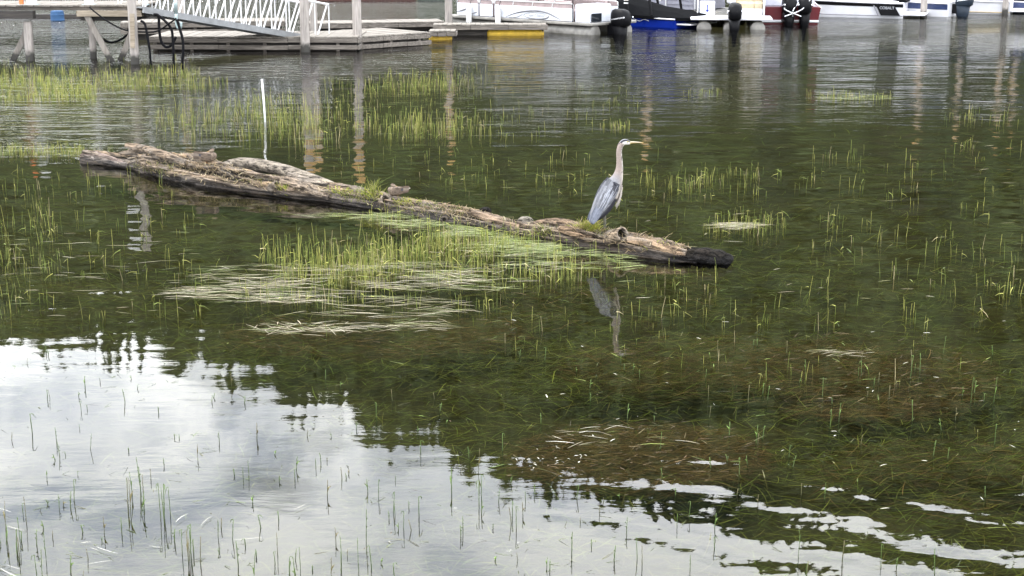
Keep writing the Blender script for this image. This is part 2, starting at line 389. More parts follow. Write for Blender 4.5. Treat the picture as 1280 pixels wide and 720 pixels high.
pier_y = 41.6
deck_z = PY(100, 7, pier_y).z
pier = thing('pier', 'weathered timber pier deck on cap beams with a dark shaded underside', 'pier', (-13.5, 42.5, 0))
m = MB()
xL, xR = PY(-90, 10, pier_y).x, PY(177, 10, pier_y).x
nb = int((xR - xL) / .155)
for i in range(nb):
    m_ = MB(); x = lerp(xL, xR, (i + .5) / nb)
    m_.box((x, pier_y + 1.0, deck_z + random.uniform(-.006, .006)), (.143, 2.2 + random.uniform(-.05, .05), .05), bev=.006)
    if i == 0: pass
    part('plank', m_, DECKWOOD, pier, True)
for yy in (pier_y + .05, pier_y + 1.05, pier_y + 1.95):
    m = MB(); m.box(((xL + xR) / 2, yy, deck_z - .075), (xR - xL - .04, .09, .10), bev=.01); part('stringer', m, FACEWOOD, pier, True)
def capbeam(pxa, pxb, y, zc, hh, mat):
    m = MB(); a = PY(pxa, 10, y); b = PY(pxb, 10, y); m.beam((a.x, y, zc), (b.x, y, zc), .28, hh); part('cap_beam', m, mat, pier, True)
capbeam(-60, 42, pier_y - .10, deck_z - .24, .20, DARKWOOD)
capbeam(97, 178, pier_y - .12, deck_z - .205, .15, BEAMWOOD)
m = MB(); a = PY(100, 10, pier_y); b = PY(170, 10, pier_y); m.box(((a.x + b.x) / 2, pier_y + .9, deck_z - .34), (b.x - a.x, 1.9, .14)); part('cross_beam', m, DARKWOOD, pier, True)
for (x0, y0, x1, y1, dy) in ((109, 20, 136, 71, -.18), (166, 38, 153, 70, .2), (34, 38, 17, 74, .2)):
    a = PY(x0, y0, pier_y + dy); b = PY(x1, y1, pier_y + dy + .05); d = (b - a).normalized()
    m = MB(); m.beam(a - d * .1, b + d * .4, .16, .06, (0, 1, 0)); part('brace', m, BRACEWOOD, pier, True)
# board nailed on the outer pile
a = PY(165, 17, 40.45); b = PY(166, 60, 40.45); m = MB(); m.beam(a, b, .12, .04, (0, 1, 0)); part('board', m, BEAMWOOD, pier, True)
pile('piling', 38, 76, deck_z - .43, 11, 'squat grey timber pile under the plain end of the pier', 'pier piles', seed=1)
pile('piling', 117, 73, deck_z - .42, 8.5, 'dark timber pile crossed by a diagonal brace under the pier', 'pier piles', seed=2)
t = pile('piling', 169, 80, 5.2, 10.5, 'tall grey pile rising through the pier end beside the ramp', 'pier piles', seed=3)
m = MB(); m.box((-.33, -.05, 4.75), (.36, .14, .5), bev=.03); part('light_box', m, WHITEPAINT, t)
m = MB(); m.box((-.12, -.03, 4.85), (.2, .05, .06)); part('bracket', m, GALV, t)
for px, c, lab, w in ((27, ORANGE, 'orange painted rail post standing on the pier deck', .11), (40, WHITEPAINT, 'broad white rail post beside the orange post on the pier', .24), (112, WHITEPAINT, 'stout white rail post alone at mid pier', .22), (183, WHITEPAINT, 'slim white gate post at the head of the ramp', .10)):
    a = PY(px, 7, pier_y + .15); m = MB(); m.box((0, 0, .55), (w, w * .8, 1.14), bev=.015)
    t = thing('rail_post', lab, 'post', (a.x, pier_y + .15, deck_z + .012)); part('post', m, c, t)
    m = MB(); m.box((0, 0, .01), (w * 1.6, w * 1.5, .02)); part('foot_plate', m, GALV, t)

# hoses and cables slung under the pier
def hose(name, pix, y0, y1, r, label, mat=BLACKHOSE):
    pts = [PY(x, yy, lerp(y0, y1, i / (len(pix) - 1))) for i, (x, yy) in enumerate(pix)]
    for p in pts: p.z = max(p.z, -.35)
    m = MB(); o_ = pts[0].copy(); m.tube([p - o_ for p in cat_rom(pts, 8)], r, 8); o = link(name, m.mesh(name, mat, True)); o.location = o_; tag(o, label, 'cable', 'hoses slung under the pier')
hose('cable', [(112, 9), (120, 16), (138, 29), (158, 38), (178, 40), (196, 39), (212, 29), (220, 23)], 41.2, 40.2, .022, 'long thin black cable sagging from pier deck past the tall pile to the ramp')
hose('hose', [(112, 22), (118, 36), (126, 47), (138, 53), (150, 50), (160, 43), (172, 33)], 42.6, 42.6, .032, 'black hose looping in a deep sag between the pier piles')
hose('hose', [(176, 26), (181, 30), (184, 44), (187, 62), (188, 74), (189, 86)], 40.5, 40.4, .035, 'single black hose dropping straight into the water beside the tall pile')
hose('hose', [(192, 18), (198, 20), (199, 36), (201, 50), (206, 58), (212, 58), (217, 52), (220, 46)], 40.9, 40.9, .038, 'black hose hanging in a U below the head of the ramp')
hose('hose', [(196, 18), (206, 26), (214, 36), (216, 50), (217, 70), (217, 92)], 40.6, 40.6, .036, 'black hose running from the ramp hinge down into the water')
hose('hose', [(221, 24), (224, 34), (228, 48), (229, 62), (228, 76), (226, 92)], 40.2, 40.2, .038, 'black hose falling from the pale pipe elbow into the water')
m = MB(); a = PY(220, 17, 40.3); m.tube(cat_rom([(0, 0, 0), (0, 0, -.22), (.03, 0, -.36), (.10, -.02, -.36), (.12, -.02, -.22)], 5), .045, 10)
m.tube([(0, 0, 0), (0, 0, .5)], .05, 10); o = link('pipe_elbow', m.mesh('pipe_elbow', GALV, True)); o.location = a; tag(o, 'pale green grey pipe bend hung on the side of the ramp', 'pipe')

# ------------------------------------------------------------------ gangway ramp
gA = PY(179, 12, 41.2); gB = PY(412, 52, 45.9)
gd = (gB - gA); gl_ = gd.length; gu = gd.normalized(); gside = Vector((gu.y, -gu.x, 0)).normalized() * -1
ramp = thing('gangway', 'white aluminium gangway ramp with trussed handrails sloping down to the float', 'gangway', tuple(gA))
def gp(t, w, h): return gA + gd * t + gside * w + Vector((0, 0, h))
for w in (0, 1.25):
    m = MB(); m.beam(gp(0, w, 0), gp(1, w, 0), .07, .17); part('side_beam', m, GREYALU, ramp, True)
    m = MB(); m.tube([gp(.0, w, 1.12), gp(1.0, w, 1.12)], .032, 10); part('top_rail', m, ALU, ramp, True)
    nb = 12
    for i in range(nb + 1):
        t_ = i / nb; m = MB(); m.beam(gp(t_, w, .08), gp(t_, w, 1.12), .034, .034, (1, 0, 0)); part('upright', m, ALU, ramp, True)
        if i < nb:
            m = MB(); m.beam(gp(t_ + .01, w, .08), gp(t_ + 1 / nb - .01, w, 1.10), .036, .036, (0, 0, 1)); part('diagonal', m, ALU, ramp, True)
nt_ = 46
for i in range(nt_):
    t_ = (i + .5) / nt_; m = MB(); m.beam(gp(t_, .05, .06), gp(t_, 1.2, .06), gl_ / nt_ * .9, .03); part('tread', m, GREYALU, ramp, True)
for w in (.1, 1.15):
    c_ = gp(1.01, w, -.02); m = MB(); m.tube([c_ - gside * .05, c_ + gside * .05], .13, 18); wh = part('wheel', m, BLACKHOSE, ramp, True)
    m = MB(); m.tube([c_ - gside * .06, c_ + gside * .06], .06, 12); part('hub', m, CHROME, wh, True)

# ------------------------------------------------------------------ floating docks
def float_dock(label, a, b, depth, ztop, nfascia, pitch=.16, group=None, face=FACEWOOD, hh=None, blocks=True):
    """a, b: the near top corners; the dock reaches back by depth"""
    a = Vector(a); b = Vector(b); d = (b - a); Ld = d.length; u = d.normalized(); back = Vector((-u.y, u.x, 0))
    t = thing('floating_dock', label, 'dock', (a.x, a.y, 0), math.atan2(u.y, u.x), group)
    n = max(3, int(Ld / pitch))
    if n > 110: n = 110
    for i in range(n):
        m = MB(); m.box(((i + .5) * Ld / n, depth / 2, ztop - .02 + random.uniform(-.006, .006)), (Ld / n * .93, depth + random.uniform(-.04, .04), .04)); part('plank', m, DECKWOOD, t)
    bh = .13 if hh is None else hh
    for kf in range(nfascia):
        z = ztop - .05 - bh / 2 - kf * (bh + .075); ns = 3
        for s_ in range(ns):
            x0 = Ld * s_ / ns; x1 = Ld * (s_ + 1) / ns - .012
            m = MB(); m.box(((x0 + x1) / 2, .02, z + random.uniform(-.008, .008)), (x1 - x0, .05, bh), bev=.008); part('fascia_board', m, face, t)
        m = MB(); m.box((Ld + .02, depth / 2, z), (.05, depth, bh), bev=.008); part('end_board', m, face, t)
    if blocks:
        for i in range(int(Ld / 1.1) + 1):
            m = MB(); m.box((min(Ld - .1, .15 + i * 1.1), .11, ztop - .32), (.09, .09, .5)); part('block', m, FACEWOOD, t)
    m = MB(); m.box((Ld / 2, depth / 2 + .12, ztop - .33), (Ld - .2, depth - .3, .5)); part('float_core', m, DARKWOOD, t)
    return t
y1 = 44.75
A = PY(186, 45.5, y1); zt = A.z
B = P(447, 46, zt)
float_dock('low grey float with double fascia boards under the foot of the ramp', (A.x, A.y, zt), (B.x, B.y, zt), 2.3, zt, 2, .16, 'floating docks')
A2 = P(449, 45.5, zt - .03); B2 = P(538, 40, zt - .03)
float_dock('bleached float with black gaps running from the leaning pile to the yellow floats', (A2.x, A2.y, 0), (B2.x, B2.y, 0), 2.6, zt - .03, 2, .16, 'floating docks')
def dock_at(label, pxa, ya, pya, pxb, yb, depth, nf, **kw):
    """near top edge from picture column pxa at distance ya to pxb at yb; pya: its top edge in the picture"""
    a = PY(pxa, pya, ya); z = a.z; b = PY(pxb, pya, yb); float_dock(label, (a.x, ya, 0), (b.x, yb, 0), depth, z, nf, .16, 'floating docks', **kw); return z
dock_at('taller stacked timber float seen beneath the sloping ramp', 150, 48.2, 28, 356, 49.0, 1.6, 2)
dock_at('pale narrow float lying behind the bleached float toward the boat bow', 380, 52.4, 29.5, 556, 53.6, 1.5, 1, blocks=False)
dock_at('short float end box riding on a small yellow float', 536, 48.95, 38.5, 569, 48.95, .85, 1, hh=.13, blocks=False)
dock_at('long finger float alongside the white pontoon boat above a long yellow float', 541, 50.75, 30.5, 683, 50.75, .85, 1, hh=.13, blocks=False)
dock_at('stub of finger float between the black outboard and the blue hull', 757, 52.8, 26, 781, 52.8, .85, 1, hh=.15, blocks=False)
def yellow_float(pxa, pxb, py, label, h_=.17):
    a = P(pxa, py); b = P(pxb, py); d = b - a; Ld = d.length
    t = thing('dock_float', label, 'float', (a.x, a.y - .02, 0), math.atan2(d.y, d.x), 'yellow plastic dock floats'); m = MB()
    n = 8; secs = []
    for x, s_ in ((0, .8), (.06, .97), (.12, 1), (Ld - .2, 1), (Ld - .1, .95), (Ld, .72)):
        secs.append([(x, .38 + .38 * s_ * cx_, .04 + (h_ - .02) * s_ * cz_) for cx_, cz_ in ((-1, -.9), (1, -.9), (1.0, .4), (.9, .85), (.75, 1), (-.75, 1), (-.9, .85), (-1, .4))])
    m.loft(secs); part('shell', m, YELLOW, t)
    m = MB(); m.box((Ld / 2, .38, .05), (Ld * .96, .80, .03), bev=.008); part('seam', m, YELLOW, t)
yellow_float(536, 565, 49.5, 'small yellow plastic float under the short float end')
yellow_float(609, 680, 44.2, 'long yellow plastic float under the finger dock beside the pontoon boat')
yellow_float(756, 778, 38.5, 'yellow plastic float wedged between black outboard and blue hull', .2)

pile('piling', 382, 65, 3.9, 11.5, 'tall grey pile with ochre cap standing right in front of the ramp foot', 'dock piles', cap=.75, seed=4)
pile('piling', 393, 52, 3.6, 9, 'slender grey pile just behind the ramp rails', 'dock piles', cap=.5, seed=5)
pile('piling', 447, 62, 3.9, 11, 'tall grey pile with ochre cap standing clear at the float corner', 'dock piles', cap=.8, seed=6)
pile('piling', 228, 47, 3.4, 10, 'grey pile standing behind the upper ramp rails', 'dock piles', cap=.5, seed=7)
pile('piling', 561, 40, 3.6, 9, 'tall grey pile with ochre cap at the bow of the pontoon boat', 'dock piles', cap=.7, seed=8)
pile('piling', 812, 23, 4.6, 8, 'tall pile with ochre cap rising behind the blue hulled boat', 'dock piles', cap=.7, seed=9)
pile('piling', 1154, 22, 3.6, 8, 'pale pile standing off the stern of the white cruiser', 'dock piles', cap=.5, seed=10)
pile('piling', 1204, 20.5, 3.6, 6.5, 'thin pale pile beside the grey blue outboard', 'dock piles', cap=.5, seed=11)
pile('piling', 1256, 18.5, 3.6, 7, 'pale pile in front of the red striped boat', 'dock piles', cap=.5, seed=12)
pile('piling', 1274, 12, 3.6, 6, 'farthest pale pile at the dark end of the moorings', 'dock piles', cap=.5, seed=13)

# blue barrel float and the dark boom beside it
a = P(72, 25.5); t = thing('barrel', 'blue plastic barrel floating upright behind the pier', 'barrel', (a.x, a.y, 0)); m = MB()
m.loft([[(r * math.cos(2 * math.pi * j / 20), r * math.sin(2 * math.pi * j / 20), z) for j in range(20)] for r, z in ((.24, -.3), (.26, -.1), (.275, .02), (.26, .05), (.26, .18), (.275, .21), (.26, .24), (.245, .36), (.2, .38))])
part('drum', m, BLUEPLASTIC, t, smooth=False)
a = P(-40, 21.5, .1); b = P(240, 22, .1); m = MB(); m.beam((0, 0, 0), (b - a), .3, .24); o = link('log_boom', m.mesh('log_boom', DARKWOOD)); o.location = a + Vector((0, 1.0, -.06)); tag(o, 'dark squared boom timber floating beyond the pier', 'timber')
# far dock wall with red-brown boards
a = PY(376, 2, 73); b = PY(520, 2, 73)
t = thing('far_dock', 'long red brown boarded dock front far across the rippled water', 'dock', (a.x, 73, 0)); nb_ = 30
for i in range(nb_):
    m = MB(); w = (b.x - a.x) / nb_; m.box(((i + .5) * w, 0, .25), (w * .96, .06, .75 + random.uniform(-.02, .02))); part('board', m, MAROON, t)
m = MB(); m.box(((b.x - a.x) / 2, .8, .60), (b.x - a.x, 1.5, .06)); part('deck', m, DECKWOOD, t)
a = PY(522, 2, 73); b = PY(562, 2, 73)
t = thing('far_dock', 'short dull green boarded dock front joining the red brown one', 'dock', (a.x, 73.2, 0))
for i in range(8):
    m = MB(); w = (b.x - a.x) / 8; m.box(((i + .5) * w, 0, .25), (w * .96, .06, .7)); part('board', m, TEALGLASS, t)

# slim white marker pole standing in the shallows
p = P(331, 152.5); t = thing('marker_pole', 'slim white pole standing upright in shallow water behind the log', 'pole', tuple(p))
m = MB(); m.tube([(.03, 0, -1.2), (.0, 0, .3), (-.022, 0, .80)], .020, 12); part('pipe', m, WHITEPAINT, t, smooth=True)
m = MB(); m.tube([(-.022, 0, .795), (-.023, 0, .83)], .024, 12); part('end_cap', m, WHITEPAINT, t)

# ------------------------------------------------------------------ boats (own frame: +X to the bow, origin at the water under the stern)
def outboard(parent, loc, s_, mat, lines=True, rz=0.0):
    M = Matrix.Translation(Vector(loc)) @ Matrix.Rotation(rz, 4, 'Z'); x_ = lambda q: [tuple(M @ (Vector(p) * s_)) for p in q]
    def rr(cx_, cy_, z, a, b, n=16): return [(cx_ + a * math.copysign(abs(math.cos(t)) ** .7, math.cos(t)), cy_ + b * math.copysign(abs(math.sin(t)) ** .7, math.sin(t)), z) for t in [2 * math.pi * j / n for j in range(n)]]
    m = MB(); m.loft([x_(rr(dx, 0, z, a, b)) for dx, z, a, b in ((0, .30, .24, .15), (-.02, .36, .30, .20), (-.03, .55, .32, .21), (-.02, .68, .30, .20), (0, .76, .24, .17), (.03, .80, .14, .10))])
    c_ = part('outboard_motor', m, mat, parent, smooth=True)
    m = MB(); m.loft([x_(rr(.02, 0, z, a, b)) for z, a, b in ((-.5, .12, .05), (-.12, .17, .09), (.02, .22, .15), (.34, .25, .17))]); part('leg', m, mat, c_, smooth=True)
    m = MB(); m.box(tuple(M @ (Vector((.27, 0, .22)) * s_)), (.22 * s_, .26 * s_, .34 * s_), rz, bev=.02); part('clamp', m, BLACKPLASTIC, c_)
    if lines:
        for sd in (-1, 1):
            m = MB(); m.beam(M @ (Vector((-.30, sd * .205, .58)) * s_), M @ (Vector((.18, sd * .205, .50)) * s_), .05 * s_, .035 * s_, (0, 0, 1)); part('stripe', m, CHROME, c_)
    return c_
def stern_at(px, py, z, hx, hy, beam, near=True):
    """stern centre when the near stern corner is seen at this picture point"""
    u = Vector((hx, hy, 0)).normalized(); p = P(px, py, z); nrm_ = Vector((u.y, -u.x, 0))
    if nrm_.y < 0: nrm_ = -nrm_
    c_ = p + nrm_ * (beam / 2 if near else 0); return (c_.x, c_.y, 0), math.atan2(u.y, u.x)

def hull(t, Lh, B, zs, zb, mat, name='hull', deck=GEL, stripe=None):
    """zs, zb: gunwale height at stern and bow"""
    secs = []; n = 18
    for i in range(n + 1):
        q = i / n; b = B / 2 * (1 - max(0, (q - .45) / .55) ** 2.4) * (1 - .04 * (1 - q)); b = max(b, .03); z = lerp(zs, zb, q ** 1.6)
        kz = -.28 + .75 * max(0, (q - .6) / .4) ** 2.2 * (z + .1); kz = min(kz, z - .12); ch = lerp(-.02, z * .55, max(0, (q - .4) / .6) ** 1.6)
        x = q * Lh + .12 * q * q
        secs.append([(x, 0, kz), (x, b * .80, max(kz + .02, ch - .10)), (x, b * .93, ch + .01), (x, b, z - .05), (x, b * 1.02, z), (x, b * .80, z + .02), (x, -b * .80, z + .02), (x, -b * 1.02, z), (x, -b, z - .05), (x, -b * .93, ch + .01), (x, -b * .80, max(kz + .02, ch - .10))])
    m = MB(); m.loft(secs); h_ = part(name, m, mat, t, smooth=False)
    for sd in (-1, 1):
        m = MB(); idx = 4 if sd > 0 else 7; m.tube([Vector(s_[idx]) + Vector((0, sd * .015, -.01)) for s_ in secs], .028, 6); part('rub_rail', m, deck, h_)
    if stripe:
        for sd in (-1, 1):
            idx = 3 if sd > 0 else 8; m = MB(); low = []
            for s_ in secs:
                a_, b_ = Vector(s_[idx]), Vector(s_[idx - sd]); low.append((a_ + Vector((0, sd * .012, 0)), a_.lerp(b_, stripe[0]) + Vector((0, sd * .012, 0))))
            for (a0, a1), (b0, b1) in zip(low[:-1], low[1:]):
                m.add([a0, b0, b1, a1, a0 - Vector((0, sd * .02, 0)), b0 - Vector((0, sd * .02, 0)), b1 - Vector((0, sd * .02, 0)), a1 - Vector((0, sd * .02, 0))], [(0, 1, 2, 3), (7, 6, 5, 4), (0, 4, 5, 1), (3, 2, 6, 7)])
            part('stripe', m, stripe[1], h_)
    return secs
def letters(text, size, loc, rot, mat, parent, shear=0.0):
    c = bpy.data.curves.new('lettering', 'FONT'); c.body = text; c.size = size; c.extrude = .004; c.shear = shear; c.align_x = 'CENTER'; c.align_y = 'CENTER'
    c.materials.append(mat); tmp = link('lettering_curve', c); me = bpy.data.meshes.new_from_object(tmp); me.name = 'lettering'; bpy.data.objects.remove(tmp); bpy.data.curves.remove(c)
    o = link('lettering', me, parent); o.location = loc; o.rotation_euler = rot; return o
def pontoons(t, L_, ys, r, z=.18, x0=0.0):
    for y in ys:
        m = MB(); pts = [(x0, y, z), (x0 + .02, y, z), (L_ - 1.2, y, z), (L_ - .7, y, z + .05), (L_ - .3, y, z + .16), (L_, y, z + .28)]
        m.tube(pts, [r * .9, r, r, r * .88, r * .55, r * .1], 20); part('pontoon', m, SILVER, t, smooth=True)
def canopy(t, x0, x1, w, z, mat, sag=.18, posts=None, z0=.55):
    m = MB(); secs = []
    for i in range(9):
        x = lerp(x0, x1, i / 8); top = [(x, w / 2 * math.cos(a), z + sag * math.sin(a) + .06 * math.sin(math.pi * i / 8)) for a in [math.pi * k_ / 10 for k_ in range(11)]]
        secs.append(top + [(p[0], p[1] * .985, p[2] - .03) for p in reversed(top)])
    m.loft(secs); c_ = part('canopy', m, mat, t, smooth=False)
    for x, dx in ((x0 + .1, .5), (x1 - .1, -.5)):
        for sd in (-1, 1):
            m = MB(); m.tube([(x, sd * w / 2 * .98, z), (x + dx, sd * w / 2 * .98, z0)], .02, 6); part('canopy_bow', m, CHROME, t)

# 1 the white pontoon boat
HX, HY = -.725, .69
loc, rz = stern_at(735, 31, .36, HX, HY, 2.5); loc = (loc[0], loc[1], -.14)
pb = thing('pontoon_boat', 'white pontoon boat with grey swoosh graphics and black outboard along the finger dock', 'boat', loc, rz)
pontoons(pb, 7.1, (-.86, .86), .29)
m = MB(); m.box((3.45, 0, .50), (7.1, 2.5, .10), bev=.03); part('deck', m, SILVER, pb)
lx = lambda px: 7.0 * (735 - px) / 185
def side_panel(x0, x1, y, hgt=.43):
    m = MB(); m.box(((x0 + x1) / 2, y, .57 + hgt / 2), (abs(x1 - x0), .045, hgt), bev=.012); p_ = part('side_panel', m, PANELWHITE, pb)
    m = MB(); m.box(((x0 + x1) / 2, y * .985, .57 + hgt + .08), (abs(x1 - x0) - .03, .02, .15)); part('infill', m, BLUSH, p_)
    for z in (.57 + hgt + .17,):
        m = MB(); m.tube([(x0, y, z - .16), (x0 + .02 * (1 if x1 > x0 else -1), y, z - .03), (x0 + .1 * (1 if x1 > x0 else -1), y, z), (x1 - .1 * (1 if x1 > x0 else -1), y, z), (x1 - .02 * (1 if x1 > x0 else -1), y, z - .03), (x1, y, z - .16)], .024, 8); part('rail', m, ALU, p_, smooth=True)
    n_ = max(1, int(abs(x1 - x0) / .9))
    for i in range(1, n_):
        x = lerp(x0, x1, i / n_); m = MB(); m.tube([(x + .05, y * 1.005, .57 + hgt), (x, y * 1.005, .57 + hgt + .17)], .016, 6); part('rail_post', m, ALU, p_)
for y in (1.19, -1.19):
    side_panel(lx(595), lx(566), y); side_panel(lx(614), lx(597), y); side_panel(lx(716), lx(617), y)
m = MB(); m.box((lx(566), 0, .80), (.04, 2.36, .45), bev=.01); part('bow_panel', m, PANELWHITE, pb)
m = MB(); m.box((lx(725), .55, .85), (.62, 1.2, .62), bev=.03); part('stern_locker', m, PANELWHITE, pb)
m = MB(); m.box((lx(735) + .02, .78, .72), (.03, .5, .28)); part('locker_door', m, DARKGLASS, pb)
dl = lambda px: 31 - (735 - px) * .0622
def sw(pix, w0, w1, mat=LOGOGREY, name='swoosh'):
    pts = cat_rom([(lx(x), 1.19 + .03, .55 + (dl(x) - y) / 38.5) for x, y in pix], 8); k_ = len(pts)
    m = MB(); m.tube(pts, [lerp(w0, w1, math.sin(math.pi * i / (k_ - 1))) for i in range(k_)], 6, cap=True); part(name, m, mat, pb)
sw([(632, 22.5), (645, 17.5), (658, 15), (672, 14.5), (684, 17), (694, 22), (701, 26.5)], .010, .038)
sw([(655, 22), (657, 18.5), (666, 16.5), (678, 18), (687, 22)], .008, .018, LOGOPALE)
sw([(687, 21.5), (685, 24), (676, 25.5), (664, 24.5), (656, 22)], .008, .03)
sw([(636, 23.5), (646, 22.5), (654, 19)], .006, .03, LOGOPALE)
sw([(566, 15.5), (575, 13), (583, 10)], .008, .03); sw([(586, 19), (592, 16.5), (594, 15.8)], .006, .02)
letters('Sun Chaser', .17, (lx(671), 1.19 + .03, .55 + (dl(671) - 21) / 38.5), (math.pi / 2, 0, math.pi), LOGOPALE, pb, .35)
for px in (586, 625):
    m = MB(); m.box((lx(px), 1.34, .62), (.22, .10, .62), bev=.02); part('fender', m, WHITEPAINT, pb)
    m = MB(); m.tube([(lx(px), 1.30, .93), (lx(px), 1.20, 1.17)], .010, 6); part('fender_line', m, BLACKHOSE, pb)
for (x, y, l_, w_, h_) in ((5.2, -.8, 1.5, .6, .55), (5.2, .8, 1.2, .55, .50), (2.2, -.8, 2.2, .62, .62), (1.6, .75, 1.2, .6, .68), (3.4, .35, .5, .5, .7)):
    m = MB(); m.box((x, y, .55 + h_ * .3), (l_, w_, h_ * .6), bev=.06); s_ = part('seat', m, BLUSH, pb)
    m = MB(); m.box((x, y + math.copysign(w_ * .38, y), .55 + h_ * .75), (l_, w_ * .22, h_ * .55), bev=.05); part('backrest', m, BLUSH, s_)
m = MB(); m.box((3.0, -.35, .95), (.55, .6, .8), taper=.8, bev=0); part('console', m, GEL, pb)
canopy(pb, 1.2, 4.6, 2.35, 2.35, PANELWHITE)
m = MB(); m.tube([(lx(716), 1.22, .55), (lx(716), 1.22, 1.35)], .018, 6); part('pole', m, BLACKHOSE, pb)
outboard(pb, (-.46, .1, .04), 1.2, BLACKPLASTIC)

# 2 the blue boat under a black cover
loc, rz = stern_at(843, 35.6, 0, -.80, .60, 2.2)
bb = thing('speedboat', 'blue hulled speedboat under a black canvas cover', 'boat', loc, rz)
hull(bb, 5.4, 2.2, .33, .62, BLUEHULL)
m = MB(); secs = []
for q, zt_, wd in ((-.10, .48, .85), (.03, .60, .96), (.2, .70, 1.02), (.38, .92, 1.04), (.52, 1.08, 1.03), (.66, 1.10, .97), (.8, .92, .78), (.93, .74, .42), (1.0, .68, .1)):
    x = q * 5.4; zg = lerp(.33, .62, max(0, q) ** 1.6) + .0
    w_ = 1.12 * wd * (1 - max(0, (q - .45) / .55) ** 2.4 * .55)
    secs.append([(x, w_, zg - .06), (x, w_ * 1.0, zg + .05), (x, w_ * .62, lerp(zg, zt_, .72)), (x, w_ * .12, zt_), (x, -w_ * .12, zt_), (x, -w_ * .62, lerp(zg, zt_, .72)), (x, -w_, zg + .05), (x, -w_, zg - .06)])
m.loft(secs); part('cover', m, BLACKCLOTH, bb)
for x0 in (2.0, 1.0):
    for sd in (-1, 1):
        m = MB(); m.tube(cat_rom([(x0, sd * 1.10, .45), (x0 + .15, sd * 1.05, 1.2), (x0 + .45, sd * .9, 2.0), (x0 + .5, 0, 2.1)], 5), .05, 8); tw = part('tower_arm', m, BLACKPLASTIC, bb)
        if x0 == 2.0:
            for z in (.84, .96):
                m = MB(); m.box((x0 + .06, sd * 1.15, z), (.16, .06, .05)); part('reflector', m, WHITEPAINT, tw)
m = MB(); m.box((-.28, 0, .14), (.65, 1.9, .06), bev=.02); part('swim_platform', m, GEL, bb)
m = MB(); m.box((-.02, .55, .38), (.3, .7, .16), taper=.7); part('stern_pad', m, GEL, bb)
m = MB(); m.tube(cat_rom([(1.1, 1.07, .22), (1.3, 1.085, .27), (1.5, 1.085, .21), (1.75, 1.09, .27), (2.0, 1.09, .23)], 5), .014, 5); part('script_graphic', m, LOGOPALE, bb)

# 3 pontoon boat with a lilac grey canvas enclosure
loc, rz = stern_at(899, 30.5, 0, -.8, .6, 2.4); loc = (loc[0], loc[1] + .5, -.08)
gb = thing('pontoon_boat', 'pontoon boat closed in by lilac grey canvas behind the blue speedboat', 'boat', loc, rz)
pontoons(gb, 6.6, (-.85, .85), .27)
m = MB(); m.box((3.3, 0, .47), (6.6, 2.4, .09), bev=.02); part('deck', m, SILVER, gb)
m = MB(); secs = []
for x, w_, zt_ in ((.9, 1.0, .9), (1.05, 1.12, 1.5), (2.2, 1.15, 1.85), (4.0, 1.15, 1.95), (5.4, 1.1, 1.75), (6.1, .9, 1.1)):
    secs.append([(x, w_, .55), (x, w_ * 1.0, zt_ * .75), (x, w_ * .8, zt_ * .96), (x, 0, zt_ + .06), (x, -w_ * .8, zt_ * .96), (x, -w_, zt_ * .75), (x, -w_, .55)])
m.loft(secs); part('enclosure', m, GREYCLOTH, gb)
for x in (1.0, 2.3, 3.6, 4.9):
    m = MB(); m.tube(cat_rom([(x, 1.18, .52), (x, 1.19, 1.2), (x, 1.0, 1.75), (x, .2, 2.02)], 6), .03, 8); part('frame_bow', m, ALU, gb, smooth=True)
for i in range(4):
    m = MB(); m.beam((1.1, 1.175, .75 + i * .16), (5.2, 1.175, .75 + i * .16), .02, .02); part('canvas_seam', m, GREYCLOTH, gb)

# 4 stern-on pontoon boat with tan seats
c_ = P(914, 24.5, .36)
tb = thing('pontoon_boat', 'pontoon boat with tan seats and a black outboard showing its stern platform', 'boat', (c_.x, c_.y, -.14), math.atan2(.97, .12))
pontoons(tb, 6.8, (-.95, 0, .95), .27, .16, .15)
m = MB(); m.box((.65, 0, .52), (1.4, 2.9, .09), bev=.03); part('stern_platform', m, GEL, tb)
m = MB(); m.box((4.0, 0, .51), (5.4, 2.5, .08), bev=.02); part('deck', m, SILVER, tb)
for sd in (-1, 1):
    m = MB(); m.box((4.0, sd * 1.2, .85), (5.2, .05, .58), bev=.01); part('side_panel', m, PANELWHITE, tb)
m = MB(); m.box((1.35, .85, .82), (.10, .55, .52), bev=.02); dp = part('stern_panel', m, PANELWHITE, tb)
m = MB(); m.tube([(1.28, .85, .68), (1.28, .85, .95)], .018, 6); m.tube([(1.28, .79, .74), (1.28, .91, .74)], .016, 6); part('anchor_mark', m, BLUEHULL, dp)
for y, w_ in ((-.55, .7), (-1.0, .4)):
    m = MB(); m.box((1.9, y, .80), (.7, w_, .5), bev=.08); s_ = part('seat', m, TAN, tb)
    m = MB(); m.box((2.25, y, 1.05), (.18, w_, .6), bev=.06); part('backrest', m, TAN, s_)
m = MB(); m.box((1.5, -.7, .68), (.06, .9, .24)); part('step_panel', m, GEL, tb)
for sd in (-1, 1):
    m = MB(); m.tube(cat_rom([(1.2, sd * 1.2, .6), (1.3, sd * 1.2, 1.1), (2.0, sd * 1.2, 1.35), (5.5, sd * 1.2, 1.35)], 5), .025, 8); part('rail', m, ALU, tb, smooth=True)
canopy(tb, 2.2, 5.4, 2.4, 2.3, TAN)
outboard(tb, (-.2, -.12, .14), 1.2, BLACKPLASTIC)

